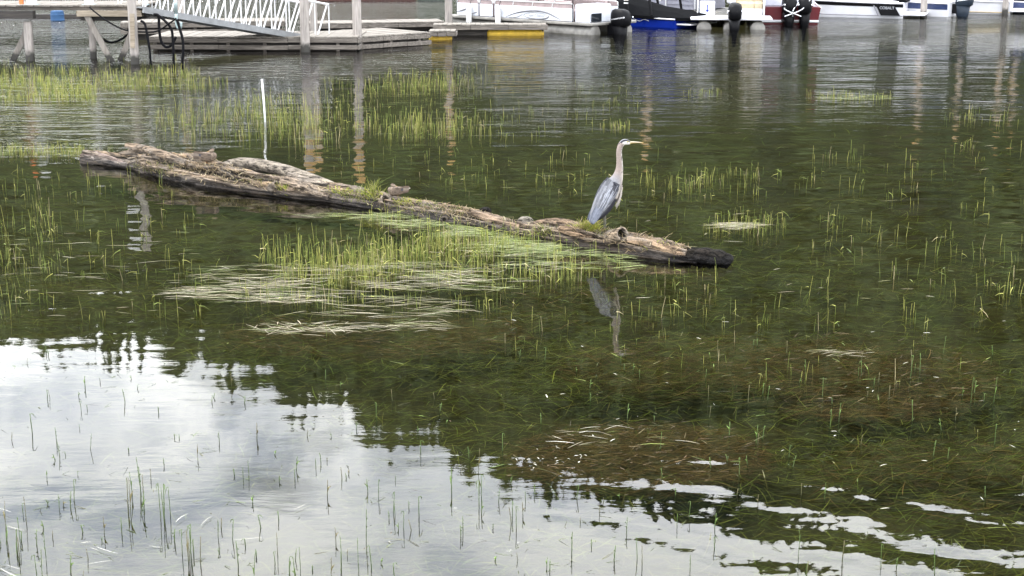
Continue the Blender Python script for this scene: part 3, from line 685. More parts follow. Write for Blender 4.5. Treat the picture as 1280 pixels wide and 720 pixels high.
# 5 the red boat with twin black outboards
c_ = P(988, 28.5, .1)
rb = thing('motorboat', 'dark red motorboat with grey cover and a heavy pair of black outboards', 'boat', (c_.x, c_.y + .6, 0), math.atan2(.95, .08))
hull(rb, 6.0, 2.5, .62, .9, REDHULL)
m = MB(); m.box((-.02, 0, .12), (.10, 2.3, .09), bev=.02); part('boot_stripe', m, GEL, rb)
m = MB(); m.loft([[(x, 1.2 * w_, .64), (x, .75 * w_, z), (x, -.75 * w_, z), (x, -1.2 * w_, .64)] for x, w_, z in ((.35, .95, .7), (1.6, 1, 1.35), (3.0, 1, 1.5), (4.6, .8, 1.1), (5.8, .3, .9))]); part('cover', m, GREYCLOTH, rb)
outboard(rb, (-.55, .02, .06), 1.25, BLACKPLASTIC, rz=.15); outboard(rb, (-.55, -.56, .06), 1.25, BLACKPLASTIC, rz=-.1)
for i in range(3):
    m = MB(); m.tube(cat_rom([(-.9 + i * .1, -.7 + i * .4, .95 - i * .1), (-.95, -.4 + i * .3, .6), (-.9, .2 - i * .3, .35)], 5), .025, 6); part('cable', m, CHROME, rb)

# 6 white cruiser
loc, rz = stern_at(1128, 23.5, 0, -.94, .34, 2.4)
cb = thing('cruiser', 'glossy white cruiser with a black band under the gunwale and black stern panel', 'boat', loc, rz)
hull(cb, 7.2, 2.4, .60, .86, GEL, stripe=(.20, BLACKPLASTIC))
m = MB(); m.loft([[(x, w_, z), (x, w_ * .9, z + h_), (x, -w_ * .9, z + h_), (x, -w_, z)] for x, w_, z, h_ in ((.2, 1.15, .61, .05), (1.0, 1.16, .62, .14), (3.0, 1.16, .66, .2), (5.0, .95, .76, .16), (6.6, .3, .84, .05))]); part('deck', m, GEL, cb)
m = MB(); m.add([(.10, 1.235, .12), (.85, 1.235, .12), (1.05, 1.25, .50), (.35, 1.25, .52), (.10, 1.19, .12), (.85, 1.19, .12), (1.05, 1.20, .50), (.35, 1.20, .52)], [(0, 1, 2, 3), (7, 6, 5, 4), (0, 4, 5, 1), (1, 5, 6, 2), (2, 6, 7, 3), (3, 7, 4, 0)]); bp = part('stern_graphic', m, BLACKPLASTIC, cb)
letters('COBALT', .15, (.62, 1.255, .41), (math.pi / 2, 0, math.pi), LOGOPALE, cb)
m = MB(); m.beam((.95, 1.235, .12), (1.14, 1.245, .50), .05, .03, (0, 1, 0)); part('stern_line', m, LOGOGREY, cb)
m = MB(); m.tube([(0.0, 1.20, .10), (3.0, 1.24, .12), (5.0, .98, .24)], .02, 6); part('chine_rail', m, LOGOGREY, cb)
m = MB(); m.box((-.4, 0, .16), (.9, 2.1, .10), bev=.03); part('swim_platform', m, GEL, cb)
m = MB(); m.loft([[(x, .95 * w_, .62), (x, .8 * w_, z), (x, -.8 * w_, z), (x, -.95 * w_, .62)] for x, w_, z in ((-.1, .9, .66), (.2, 1, .92), (1.6, 1, 1.1), (2.6, 1, 1.15))]); part('cover', m, BLACKCLOTH, cb)
m = MB(); m.loft([[(x, 1.0 * w_, z0), (x - .25, .85 * w_, z1), (x - .25, -.85 * w_, z1), (x, -1.0 * w_, z0)] for x, w_, z0, z1 in ((2.6, 1.05, .8, 1.35), (3.0, 1.05, .8, 1.4), (4.1, .8, .9, 1.0))]); part('windscreen', m, DARKGLASS, cb)

# 7 white boat with navy stripes and grey blue outboard
loc, rz = stern_at(1183, 21.5, 0, -.85, .53, 2.3)
nb7 = thing('motorboat', 'white motorboat with navy stripes and a grey blue outboard', 'boat', loc, rz)
hull(nb7, 6.0, 2.3, .55, .85, GEL, stripe=(.42, NAVY))
m = MB(); m.box((2.2, 0, .95), (2.6, 1.9, .7), taper=.75); part('cabin', m, GEL, nb7)
m = MB(); m.box((2.2, 0, 1.08), (2.4, 1.82, .22), taper=.88); part('cabin_windows', m, NAVY, nb7)
m = MB(); m.tube(cat_rom([(.1, 1.05, .5), (.6, 1.08, .78), (1.2, 1.08, .6)], 5), .03, 6); part('grab_rail', m, CHROME, nb7)
outboard(nb7, (-.42, .3, .05), 1.15, GREYCOWL)

# 8 white boat with red graphic
loc, rz = stern_at(1262, 18.5, 0, -.93, .37, 2.3)
wb = thing('motorboat', 'white bowrider with a red flash and beige cover beside the pale piles', 'boat', loc, rz)
hull(wb, 6.4, 2.3, .52, .8, GEL)
m = MB(); m.add([(2.1, 1.19, .30), (4.1, 1.14, .44), (2.5, 1.21, .48), (2.1, 1.14, .30), (4.1, 1.09, .44), (2.5, 1.15, .48)], [(0, 1, 2), (5, 4, 3), (0, 3, 4, 1), (1, 4, 5, 2), (2, 5, 3, 0)]); part('red_flash', m, REDPAINT, wb)
m = MB(); m.loft([[(x, 1.1 * w_, .56), (x, .6 * w_, z), (x, -.6 * w_, z), (x, -1.1 * w_, .56)] for x, w_, z in ((.2, .9, .62), (1.6, 1, .95), (3.2, 1, 1.15), (5.4, .5, .85))]); part('cover', m, GREYCLOTH, wb)
m = MB(); m.tube([(0, 1.13, .08), (3.0, 1.16, .10), (4.6, 1.0, .2)], .03, 6); part('chine_rail', m, TAN, wb)
m = MB(); m.box((-.35, 0, .14), (.7, 1.9, .07), bev=.02); part('swim_platform', m, GEL, wb)

# 9 dark boat at the end
loc, rz = stern_at(1330, 16.5, 0, -.93, .37, 2.2)
db = thing('motorboat', 'low dark boat with white deck edge beyond the last piles', 'boat', loc, rz)
hull(db, 5.6, 2.2, .42, .6, NAVY)
m = MB(); m.loft([[(x, 1.0 * w_, .5), (x, .6 * w_, z), (x, -.6 * w_, z), (x, -1.0 * w_, .5)] for x, w_, z in ((.2, .9, .5), (1.6, 1, .75), (3.2, 1, .8), (5.0, .5, .7))]); part('cover', m, BLACKCLOTH, db)
# dock behind the right hand boats
a = Vector((15.5, 68.5, 0)); b = Vector((36, 73, 0))
float_dock('long float behind the moored boats beyond the pale piles', (a.x, a.y, 0), (b.x, b.y, 0), 1.6, .45, 1, .3, 'floating docks', blocks=False)

# ------------------------------------------------------------------ the driftwood log
ST = [(101, 203, 190), (112, 205, 188.5), (135, 207, 192), (160, 210, 189), (185, 217, 188), (215, 225, 194), (250, 231, 201), (290, 237, 212), (330, 243, 221.5), (370, 248, 227), (410, 252, 231), (450, 259, 239), (490, 265, 247),
      (540, 274, 255), (580, 282, 263), (620, 290, 272), (660, 298, 281), (700, 305, 286), (740, 311, 288), (780, 317, 293), (820, 323, 301), (860, 328, 309), (885, 330, 314), (900, 330, 317), (909, 329, 320)]
ax = (P(905, 331) - P(105, 208)).normalized(); away = Vector((-ax.y, ax.x, 0))
if away.y < 0: away = -away
cen = []; rad = []
for px, pw, pt_ in ST:
    f_ = P(px, pw); s_ = SC(f_); r = (pw - pt_) / s_ / 1.51
    c_ = f_ + away * (.937 * r); c_.z = .35 * r; cen.append(c_); rad.append(r)
NS = 640; NR = 96
seg = [0.0]
for i in range(1, len(cen)): seg.append(seg[-1] + (cen[i] - cen[i - 1]).length)
LLEN = seg[-1]
def log_at(u):
    q = u * LLEN; i = max(0, min(len(seg) - 2, int(np.searchsorted(seg, q)) - 1)); t = (q - seg[i]) / (seg[i + 1] - seg[i]); t = max(0, min(1, t))
    a, b, c, d = cen[max(i - 1, 0)], cen[i], cen[i + 1], cen[min(i + 2, len(cen) - 1)]
    p = 0.5 * (2 * b + (c - a) * t + (2 * a - 5 * b + 4 * c - d) * t * t + (3 * b - a - 3 * c + d) * t ** 3)
    return p, lerp(rad[i], rad[i + 1], t * t * (3 - 2 * t))
def ridged(p):
    return 1 - 2 * abs(noise.noise(p))
lv = []; lc = []; lf = []
for i in range(NS):
    u = i / (NS - 1); p, r = log_at(u); s_ = u * LLEN
    endw = min(1, (NS - 1 - i) / 3.0) ; endl = min(1, i / 3.0)
    burnt = max(0, min(1, (u - .945) / .02)); old = max(0, min(1, (.55 - u) / .3))
    for j in range(NR):
        th = 2 * math.pi * j / NR; c2, s2 = math.cos(th), math.sin(th)
        tw = th + .10 * s_; burnt = max(0, min(1, (u - .945 + .022 * noise.noise((c2 * 2.4, s2 * 2.4, 21)) + .012 * noise.noise((c2 * 7, s2 * 7, 22))) / .016))
        big = noise.noise((s_ * .9, c2 * 1.1, s2 * 1.1)); bark = ridged((s_ * .9 + 5, math.cos(tw) * 3.4, math.sin(tw) * 3.4)); fib = ridged((s_ * 1.6, math.cos(tw) * 11, math.sin(tw) * 11))
        chip = noise.noise((s_ * 6, c2 * 4 + 9, s2 * 4)); d = .20 * big + .16 * bark + .08 * fib + .09 * chip + .06 * noise.noise((s_ * 17, c2 * 9, s2 * 9))
        crack = 0.0
        for (u0, u1, th0, w_, dep) in ((.0, .12, .75, .16, .5), (.05, .22, 1.15, .14, .45), (.16, .36, .55, .12, .4), (.22, .33, 1.6, .14, .4), (.38, .47, 1.3, .13, .4), (.5, .66, 1.1, .1, .35), (.84, .97, 1.2, .1, .3), (.03, .30, 1.25, .10, .30), (.10, .20, 1.75, .16, .6), (.28, .42, .95, .10, .35), (.36, .50, 2.2, .1, .25), (.47, .60, .55, .08, .3), (.66, .80, .75, .12, .38), (.70, .79, 1.5, .14, .5), (.80, .95, .62, .09, .42)):
            if u0 < u < u1:
                tt = th0 + .22 * noise.noise((s_ * 1.3, th0 * 5, 0)); dd = abs((th - tt + math.pi) % (2 * math.pi) - math.pi)
                env = math.sin(math.pi * (u - u0) / (u1 - u0)) ** .5
                crack = max(crack, dep * env * max(0, 1 - dd / (w_ * 2.0)) ** .7)
        q = r * (1 + d - crack)
        if burnt > 0: q *= 1 - burnt * (.02 + 1.1 * abs(noise.noise((s_ * 9, c2 * 2.6, s2 * 2.6))) + .35 * abs(noise.noise((s_ * 22, c2 * 6, s2 * 6)))) * (0.6 + .4 * endw)
        q *= .35 + .65 * endw if endw < 1 else 1
        jag = .28 * r * noise.noise((c2 * 2.5, s2 * 2.5, 3)) * (1 - endl) + 1.1 * r * noise.noise((c2 * 2.2, s2 * 2.2, 7)) * max(0, (u - .975) / .025)
        pp = p + away * (-q * c2) + Vector((0, 0, q * s2)) + ax * jag        # th=0 faces the camera, th=pi/2 is up
        lv.append(pp)
        upness = s2; t0 = .35 + .5 * fib * .5 + .35 * bark + .35 * chip + .25 * noise.noise((s_ * 2.5, c2 * 2, s2 * 2))
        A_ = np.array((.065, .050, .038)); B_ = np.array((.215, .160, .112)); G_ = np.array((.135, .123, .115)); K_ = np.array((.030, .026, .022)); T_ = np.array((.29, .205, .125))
        cc = A_ + (B_ - A_) * max(0, min(1, t0)); mixg = max(0, min(1, .5 + 1.6 * noise.noise((s_ * .7, c2 * 1.5, s2 * 1.5 + 4)))); cc = cc + (G_ - cc) * mixg * .6
        straw = max(0, min(1, 2.5 * noise.noise((s_ * 3.1, c2 * 3, 8)) + .2)) * max(0, upness) * (1 if u < .45 else .45); cc = cc + (T_ - cc) * straw * .75
        dk = max(0, min(1, crack * 3.6)); cc = cc + (K_ - cc) * dk  # shade inside the cracks painted into the bark colour
        rot_ = max(0, min(1, 2.4 * noise.noise((s_ * 2.2, c2 * 2.2, s2 * 2.2 + 11)) - .35)); cc = cc + (K_ * 1.8 - cc) * rot_ * .8
        cc = cc + (np.array((.016, .013, .011)) - cc) * burnt
        lc.append(tuple(float(x) for x in cc))
for i in range(NS - 1):
    for j in range(NR): lf.append((i * NR + j, i * NR + (j + 1) % NR, i * NR + NR + (j + 1) % NR, i * NR + NR + j))
lf += [tuple(range(NR - 1, -1, -1)), tuple(range((NS - 1) * NR, NS * NR))]
k = NT('weathered_bark'); n1 = k.noise(k.pos(), 38, 6, .65); rv = k.scale(k.pos(), (1, 1, 1), (0, 0, .644)); gr = k.noise(k.scale(rv, (1.1, 12, 12)), 2.4, 7, .62, .5); blot = k.noise(k.scale(rv, (1.6, 5, 5)), 1.5, 6, .6)
c = k.mix(.5, k.attr('col'), k.ramp(n1, [(.34, (.3, .29, .28)), (.5, (.9, .9, .9)), (.68, (1.6, 1.52, 1.4))]), 'MULTIPLY')
c = k.mix(.9, c, k.ramp(gr, [(.36, (.10, .095, .09)), (.46, (.75, .75, .75)), (.62, (1.7, 1.68, 1.64))]), 'MULTIPLY')
c = k.mix(k.math('MULTIPLY', k.ramp(blot, [(.5, (0, 0, 0)), (.66, (.7, .7, .7))]), k.smooth(k.xyz(k.attr('col'))[0], .03, .07)), c, (.25, .215, .18)); c = k.mix(.6, c, k.ramp(gr, [(.40, (.2, .19, .18)), (.52, (1, 1, 1))]), 'MULTIPLY')
zw = k.math('ADD', k.xyz(k.pos())[2], k.math('MULTIPLY', k.noise(k.pos(), 5, 4), -.10)); wetf = k.smooth(zw, .075, -.01)
c = k.mix(k.math('MULTIPLY', wetf, .72), c, (.020, .019, .020))
k.principled(c, k.math('MULTIPLY_ADD', wetf, -.45, .9), k.bump(k.math('ADD', n1, gr), 1.0, .035), spec=.12); BARK = k.m
log = thing('driftwood_log', 'long cracked driftwood log with a charred broken end lying in the shallows', 'log', (cen[0].x, cen[0].y, 0))
m = MB(); m.v = [tuple(p) for p in lv]; m.f = lf; m.c = lc; m.m = [0] * len(lf)
trunk = part('trunk', m, BARK, log, True, smooth=True)
BV = BVHTree.FromPolygons(lv, lf)
def log_top(x, y):
    h_ = BV.ray_cast(Vector((x, y, 3)), Vector((0, 0, -1))); return h_[0] if h_[0] is not None else None
def log_seen(px, py):
    d = Vector(ray(px, py)).normalized(); h_ = BV.ray_cast(Vector((0, 0, CAM_H)), d); return h_[0], h_[1]
def bumpy_tube(pts, rads, n, amp, seed, base, hollow=None):
    """a weathered limb"""
    m = MB(); pts = [Vector(p) for p in pts]; k_ = len(pts); vs = []; cc = []; ref = Vector((0, 0, 1))
    for i, p in enumerate(pts):
        d = (pts[min(i + 1, k_ - 1)] - pts[max(i - 1, 0)]).normalized(); a = d.cross(ref).normalized(); b = a.cross(d)
        for j in range(n):
            t = 2 * math.pi * j / n; q = rads[i] * (1 + amp * noise.noise((i * .35 + seed, math.cos(t) * 2.5, math.sin(t) * 2.5)) + amp * .5 * ridged((i * .1 + seed, math.cos(t) * 6, math.sin(t) * 6)))
            vs.append(p + a * (q * math.cos(t)) + b * (q * math.sin(t))); g = 1 + .45 * noise.noise((i * .5, math.cos(t) * 5 + seed, math.sin(t) * 5)); cc.append(tuple(x * g for x in base))
    fs = [(i * n + j, i * n + (j + 1) % n, i * n + n + (j + 1) % n, i * n + n + j) for i in range(k_ - 1) for j in range(n)] + [tuple(range(n - 1, -1, -1))]
    if hollow:
        p, d = pts[-1], (pts[-1] - pts[-2]).normalized(); a = d.cross(ref).normalized(); b = a.cross(d); o = len(vs); e = (k_ - 1) * n
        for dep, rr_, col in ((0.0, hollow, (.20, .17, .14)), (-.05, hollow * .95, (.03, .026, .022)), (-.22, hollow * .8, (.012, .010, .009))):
            for j in range(n):
                t = 2 * math.pi * j / n; q = rr_ * (1 + .15 * noise.noise((seed + 3, math.cos(t) * 2, math.sin(t) * 2))); vs.append(p + d * dep + a * (q * math.cos(t)) + b * (q * math.sin(t))); cc.append(col)
        fs += [(e + j, e + (j + 1) % n, o + (j + 1) % n, o + j) for j in range(n)]
        for s_ in range(2): fs += [(o + s_ * n + j, o + s_ * n + (j + 1) % n, o + s_ * n + n + (j + 1) % n, o + s_ * n + n + j) for j in range(n)]
        fs.append(tuple(range(o + 2 * n, o + 3 * n)))
    else: fs.append(tuple(range((k_ - 1) * n, k_ * n)))
    m.add(vs, fs, cc); return m
# hollow branch stub beside the heron
p0, _ = log_seen(770, 300); s_ = SC(p0); e_ = Vector((.115, -.075, .085))
st0 = p0 + Vector((-.06, .13, -.02)); part('hollow_stub', bumpy_tube([st0.lerp(st0 + Vector((.13, -.22, .11)), i / 9) for i in range(10)], [.105 - .020 * i / 9 for i in range(10)], 26, .10, 2, (.21, .165, .12), .064), BARK, log, True, True)
# knots with holes
for px, py, r_, dr in ((482, 251, .075, (.15, -.75, .45)), (345, 232, .065, (.5, -.5, .5)), (556, 275, .045, (-.1, -.9, .2)), (630, 283, .035, (0, -.9, .3))):
    p0, n0 = log_seen(px, py); d = Vector(dr).normalized(); q0 = p0 - d * .09
    part('knot', bumpy_tube([q0.lerp(p0 + d * .035, i / 6) for i in range(7)], [r_ * 1.35, r_ * 1.3, r_ * 1.22, r_ * 1.15, r_ * 1.1, r_ * 1.05, r_], 22, .16, px * .1, (.16, .13, .10), r_ * .62), BARK, log, True, True)
# limb lying along the far side of the log
lp = [PY(x, y, P(x, w).y) for x, y, w in ((276, 212, 216), (290, 207, 213), (305, 205.5, 214), (325, 207, 219), (350, 212, 226), (375, 219, 233), (400, 227, 240), (420, 234, 246))]
lp = cat_rom(lp, 6); part('limb', bumpy_tube(lp, [.05 + .05 * math.sin(math.pi * min(1, .25 + i / len(lp) * .75)) for i in range(len(lp))], 22, .14, 5, (.19, .165, .135)), BARK, log, True, True)
lp = [PY(x, y, P(x, w).y) for x, y, w in ((665, 281, 290), (685, 278.5, 290), (705, 280, 294), (725, 284, 299), (745, 289, 305))]
lp = cat_rom(lp, 6); part('limb', bumpy_tube(lp, [.035 + .03 * math.sin(math.pi * i / len(lp)) for i in range(len(lp))], 16, .14, 8, (.16, .115, .08)), BARK, log, True, True)
# lifted bark plates
def plate(pix, width, lift, seed, base, thick=.03):
    pts = []
    for x, y in pix:
        p, _ = log_seen(x, y)
        if p is None: p = PY(x, y, P(x, y + 20).y)
        pts.append(p)
    pts = cat_rom(pts, 7); m = MB(); k_ = len(pts); secs = []; 
    for i, p in enumerate(pts):
        q = i / (k_ - 1); w_ = width * (.55 + .45 * math.sin(math.pi * q)) * (1 + .3 * noise.noise((i * .6, seed, 0))); u = away * .8 + Vector((0, 0, .35)); l_ = lift * (1 - q) + .02 + .012 * noise.noise((i * .8, seed, 4))
        b = p + Vector((0, 0, l_)); secs.append([b - u * w_, b - u * w_ * .3 + Vector((0, 0, .02)), b + u * w_ * .5 + Vector((0, 0, .015)), b + u * w_, b + u * w_ - Vector((0, 0, thick)), b - u * w_ - Vector((0, 0, thick))])
    m.loft(secs); m.c = [tuple(x * (1 + .4 * noise.noise((v[0] * 9, v[1] * 9, v[2] * 9))) for x in base) for v in m.v]
    part('bark_plate', m, BARK, log, True)
plate([(158, 189), (172, 189), (190, 192), (210, 197), (232, 204)], .07, .09, 1, (.17, .13, .095), .03)
plate([(104, 194), (118, 195), (135, 199), (155, 204)], .05, .05, 2, (.16, .125, .11), .05)
plate([(106, 199), (130, 202), (160, 207)], .035, .03, 6, (.19, .165, .15), .04)
plate([(352, 226), (375, 232), (400, 241), (412, 246)], .09, .03, 3, (.19, .15, .115), .04)
plate([(360, 222), (385, 228), (410, 233)], .06, .04, 7, (.2, .17, .14), .03)
plate([(700, 288), (720, 291), (745, 297)], .08, .03, 4, (.17, .12, .08), .04)
plate([(785, 302), (810, 306), (840, 313), (858, 317)], .07, .025, 5, (.21, .15, .10), .03)
plate([(590, 268), (620, 276), (650, 284)], .07, .02, 8, (.17, .125, .09), .03)
# splinters standing off the split wood
for q_, (pix, r_) in enumerate(((((104, 190), (120, 193), (140, 199)), .022), (((150, 193), (175, 187), (205, 192), (238, 203)), .030), (((160, 199), (185, 194), (196, 187)), .016), (((196, 189), (212, 197), (226, 206)), .018), (((170, 206), (205, 211), (250, 219)), .022), (((300, 214), (340, 222), (380, 229)), .020), (((350, 229), (385, 238), (412, 247)), .026), (((255, 224), (300, 234), (345, 241)), .018), (((700, 286), (730, 291), (755, 298)), .022), (((790, 304), (830, 312), (862, 320)), .018), (((866, 312), (885, 317), (907, 319)), .03), (((870, 321), (890, 325), (910, 323)), .026))):
    pts_ = []
    for x, y in pix:
        p_, _ = log_seen(x, y)
        if p_ is None: p_ = PY(x, y, P(x, y + 14).y)
        pts_.append(p_ + Vector((0, -.01, .012)))
    lp = cat_rom(pts_, 8); k_ = len(lp); part('splinter', bumpy_tube(lp, [r_ * (.35 + .65 * math.sin(math.pi * min(1, .15 + .85 * i / k_))) for i in range(k_)], 10, .3, q_ * 3.1, (.014, .012, .010) if q_ >= 10 else (.19, .15, .115)), BARK, log, True, False)
# knobs and char
for px, py, r_, col in ((605, 264, .06, (.012, .010, .009)), (655, 277, .075, (.13, .12, .10)), (893, 322, .11, (.014, .012, .010)), (903, 324, .085, (.014, .012, .010)), (880, 320, .11, (.016, .013, .011)), (868, 318, .09, (.018, .015, .012))):
    p, _ = log_seen(px, py)
    if p is None: p = PY(px, py, P(px, py + 8).y)
    m = MB(); secs = []
    for i in range(9):
        a_ = math.pi * (i + .3) / 9.6; secs.append([(r_ * math.sin(a_) * math.cos(b_) * (1.35 + .5 * noise.noise((math.cos(b_) * 2, i, px))), r_ * math.sin(a_) * math.sin(b_) * (1 + .6 * noise.noise((i * .7, math.sin(b_) * 2, px))), -r_ * math.cos(a_) * .85) for b_ in [2 * math.pi * j / 14 for j in range(14)]])
    m.loft(secs); m.v = [tuple(Vector(v) + p + away * .03) for v in m.v]; m.c = [col] * len(m.v); part('knob', m, BARK, log, True, True)

# ------------------------------------------------------------------ heron
p, _ = log_seen(757, 290)
foot = log_top(p.x, p.y - .01)
S_ = 104.0 / SC(foot)
heron = thing('heron', 'tall grey heron standing upright on the log beside the hollow stub', 'heron', tuple(foot + Vector((0, 0, .005))), .10); heron.scale = (1.03, 1.03, 1.045)
def ring(c, d, a, b, n=28):
    """ellipse round c across direction d (in the XZ plane); a: half size in the plane, b: half width"""
    d = Vector((d[0], 0, d[1])).normalized(); pr = Vector((d.z, 0, -d.x)); c = Vector((c[0], 0, c[1]))
    return [(c + pr * (a * math.cos(2 * math.pi * j / n)) + Vector((0, b * math.sin(2 * math.pi * j / n), 0))) * S_ for j in range(n)]
spine = [(-.172, .125, .012, .012), (-.150, .165, .040, .030), (-.115, .225, .078, .058), (-.060, .305, .108, .082), (-.008, .395, .118, .094), (.042, .49, .112, .094), (.090, .575, .092, .080), (.122, .64, .070, .060), (.140, .70, .052, .046), (.150, .77, .041, .037), (.148, .85, .0355, .033), (.142, .93, .0325, .030), (.146, .985, .0315, .029), (.160, 1.025, .032, .029), (.185, 1.052, .034, .030), (.213, 1.060, .034, .029), (.240, 1.055, .028, .023), (.262, 1.050, .021, .016), (.275, 1.048, .014, .011)]
sp = cat_rom([(a, b, c_) for a, b, c_, _ in spine], 5); sw_ = cat_rom([(d_, 0, 0) for *_, d_ in spine], 5)
m = MB(); secs = []; cols = []; n_ = 28
for i, (q, w_) in enumerate(zip(sp, sw_)):
    a, b = sp[max(0, i - 1)], sp[min(len(sp) - 1, i + 1)]; d = (b[0] - a[0], b[1] - a[1]); rg = ring((q[0], q[1]), d, max(.004, q[2]), max(.004, w_[0]), n_)
    secs.append(rg); t = i / (len(sp) - 1)
    for j in range(n_):
        f = math.cos(2 * math.pi * j / n_); z = q[1]; y_ = abs(math.sin(2 * math.pi * j / n_))       # f>0 faces forward / down
        grey = np.array((.175, .178, .195)); neck = np.array((.255, .205, .180)); white = np.array((.66, .63, .58)); black = np.array((.022, .022, .030)); tawny = np.array((.45, .39, .34))
        if t < .36: c_ = grey.copy()
        else: c_ = grey + (neck - grey) * min(1, (t - .36) / .12)
        if t < .36 and f > .2: c_ = c_ + (black - c_) * min(1, (f - .2) * 3) * (1 if t < .26 else max(0, 1 - (t - .26) / .08))
        if .26 < t < .80 and f > .55: c_ = c_ + (white - c_) * min(1, (f - .55) * 3) * .8
        if .26 < t < .5: c_ = c_ + (tawny - c_) * max(0, f) * .6
        if .46 < t < .74 and f > .45 and noise.noise((i * .9, j * 3.1, 5)) > .12: c_ = c_ * .28
        if t >= .75:      # head: white cheeks, black crown stripe
            c_ = white.copy() if t > .79 else c_ + (white - c_) * (t - .75) / .04
            if f < -.25 and t < .96: c_ = black if f > -.93 else np.array((.30, .30, .31))
            if t > .95: c_ = np.array((.42, .36, .18))
        cols.append(tuple(float(x) * (1 + .12 * noise.noise((i * .6, j * .9, 1))) for x in c_))
m.loft(secs); m.c = cols; body = part('body', m, FEATHER, heron, smooth=True)
m = MB(); top = [(.258, 1.054), (.31, 1.056), (.37, 1.053), (.425, 1.047)]; secs = []
for (x, z), (h_, w_) in zip(top, ((.014, .013), (.011, .010), (.007, .007), (.0015, .0015))): secs.append([(x * S_, w_ * math.sin(t) * S_, (z + h_ * math.cos(t)) * S_) for t in [2 * math.pi * j / 12 for j in range(12)]])
m.col = (.60, .40, .14); m.loft(secs); m.c = [(.62, .42, .16) if v[2] < 1.053 * S_ else (.34, .30, .22) for v in m.v]; part('bill', m, HORN, heron, smooth=True)
for sd in (-1, 1):
    m = MB(); m.col = (.75, .6, .08)
    for i in range(5): pass
    secs = [[((.236 + r * math.cos(t)) * S_, (sd * (.0245 + h_)) * S_, (1.064 + r * math.sin(t)) * S_) for t in [2 * math.pi * j / 12 for j in range(12)]] for r, h_ in ((.009, -.006), (.0085, .0), (.005, .003))]
    m.loft(secs); m.c = [(.75, .6, .08)] * 12 + [(.75, .6, .08)] * 12 + [(.01, .01, .01)] * 12; part('eye', m, HORN, heron, smooth=True)
    # black plume trailing from the crown
    m = MB(); m.col = (.03, .03, .04); m.tube([(.20 * S_, sd * .018 * S_, 1.085 * S_), (.165 * S_, sd * .018 * S_, 1.068 * S_), (.125 * S_, sd * .012 * S_, 1.035 * S_)], [.008, .006, .001], 6); part('crest_plume', m, FEATHER, heron)
def feather(m, a, b, w, sd, col, off=0.0, n=5):
    """a flat tapered feather from a to b in the XZ plane lying on the side sd"""
    a = Vector(a); b = Vector(b); d = b - a; pr = Vector((d.z, 0, -d.x)).normalized(); top_ = []; bot_ = []
    for i in range(n + 1):
        t = i / n; ww = w * (.55 + .45 * math.sin(math.pi * min(1, t * 1.1))) * (1 if t < .8 else (1 - t) / .2 * .8 + .2); p = a + d * t
        top_.append((p + pr * ww, p - pr * ww, p + Vector((0, sd * .004, 0))))
    vs = []; 
    for u_, l_, c_ in top_: vs += [u_ * S_, (c_ + Vector((0, sd * .003, 0))) * S_, l_ * S_, (c_ - Vector((0, sd * .003, 0))) * S_]
    fs = []
    for i in range(n):
        for j in range(4): fs.append((i * 4 + j, i * 4 + (j + 1) % 4, i * 4 + 4 + (j + 1) % 4, i * 4 + 4 + j))
    fs += [(3, 2, 1, 0), (n * 4, n * 4 + 1, n * 4 + 2, n * 4 + 3)]
    cc = [col] * len(vs); 
    m.add(vs, fs, cc)
def wing_y(x, z):
    best = 9; r_ = .05
    for q, w_ in zip(sp, sw_):
        dd = math.hypot(q[0] - x, q[1] - z)
        if dd < best: best = dd; r_ = w_[0] * math.sqrt(max(.08, 1 - min(1, dd / max(q[2], .01)) ** 2)); 
    return r_
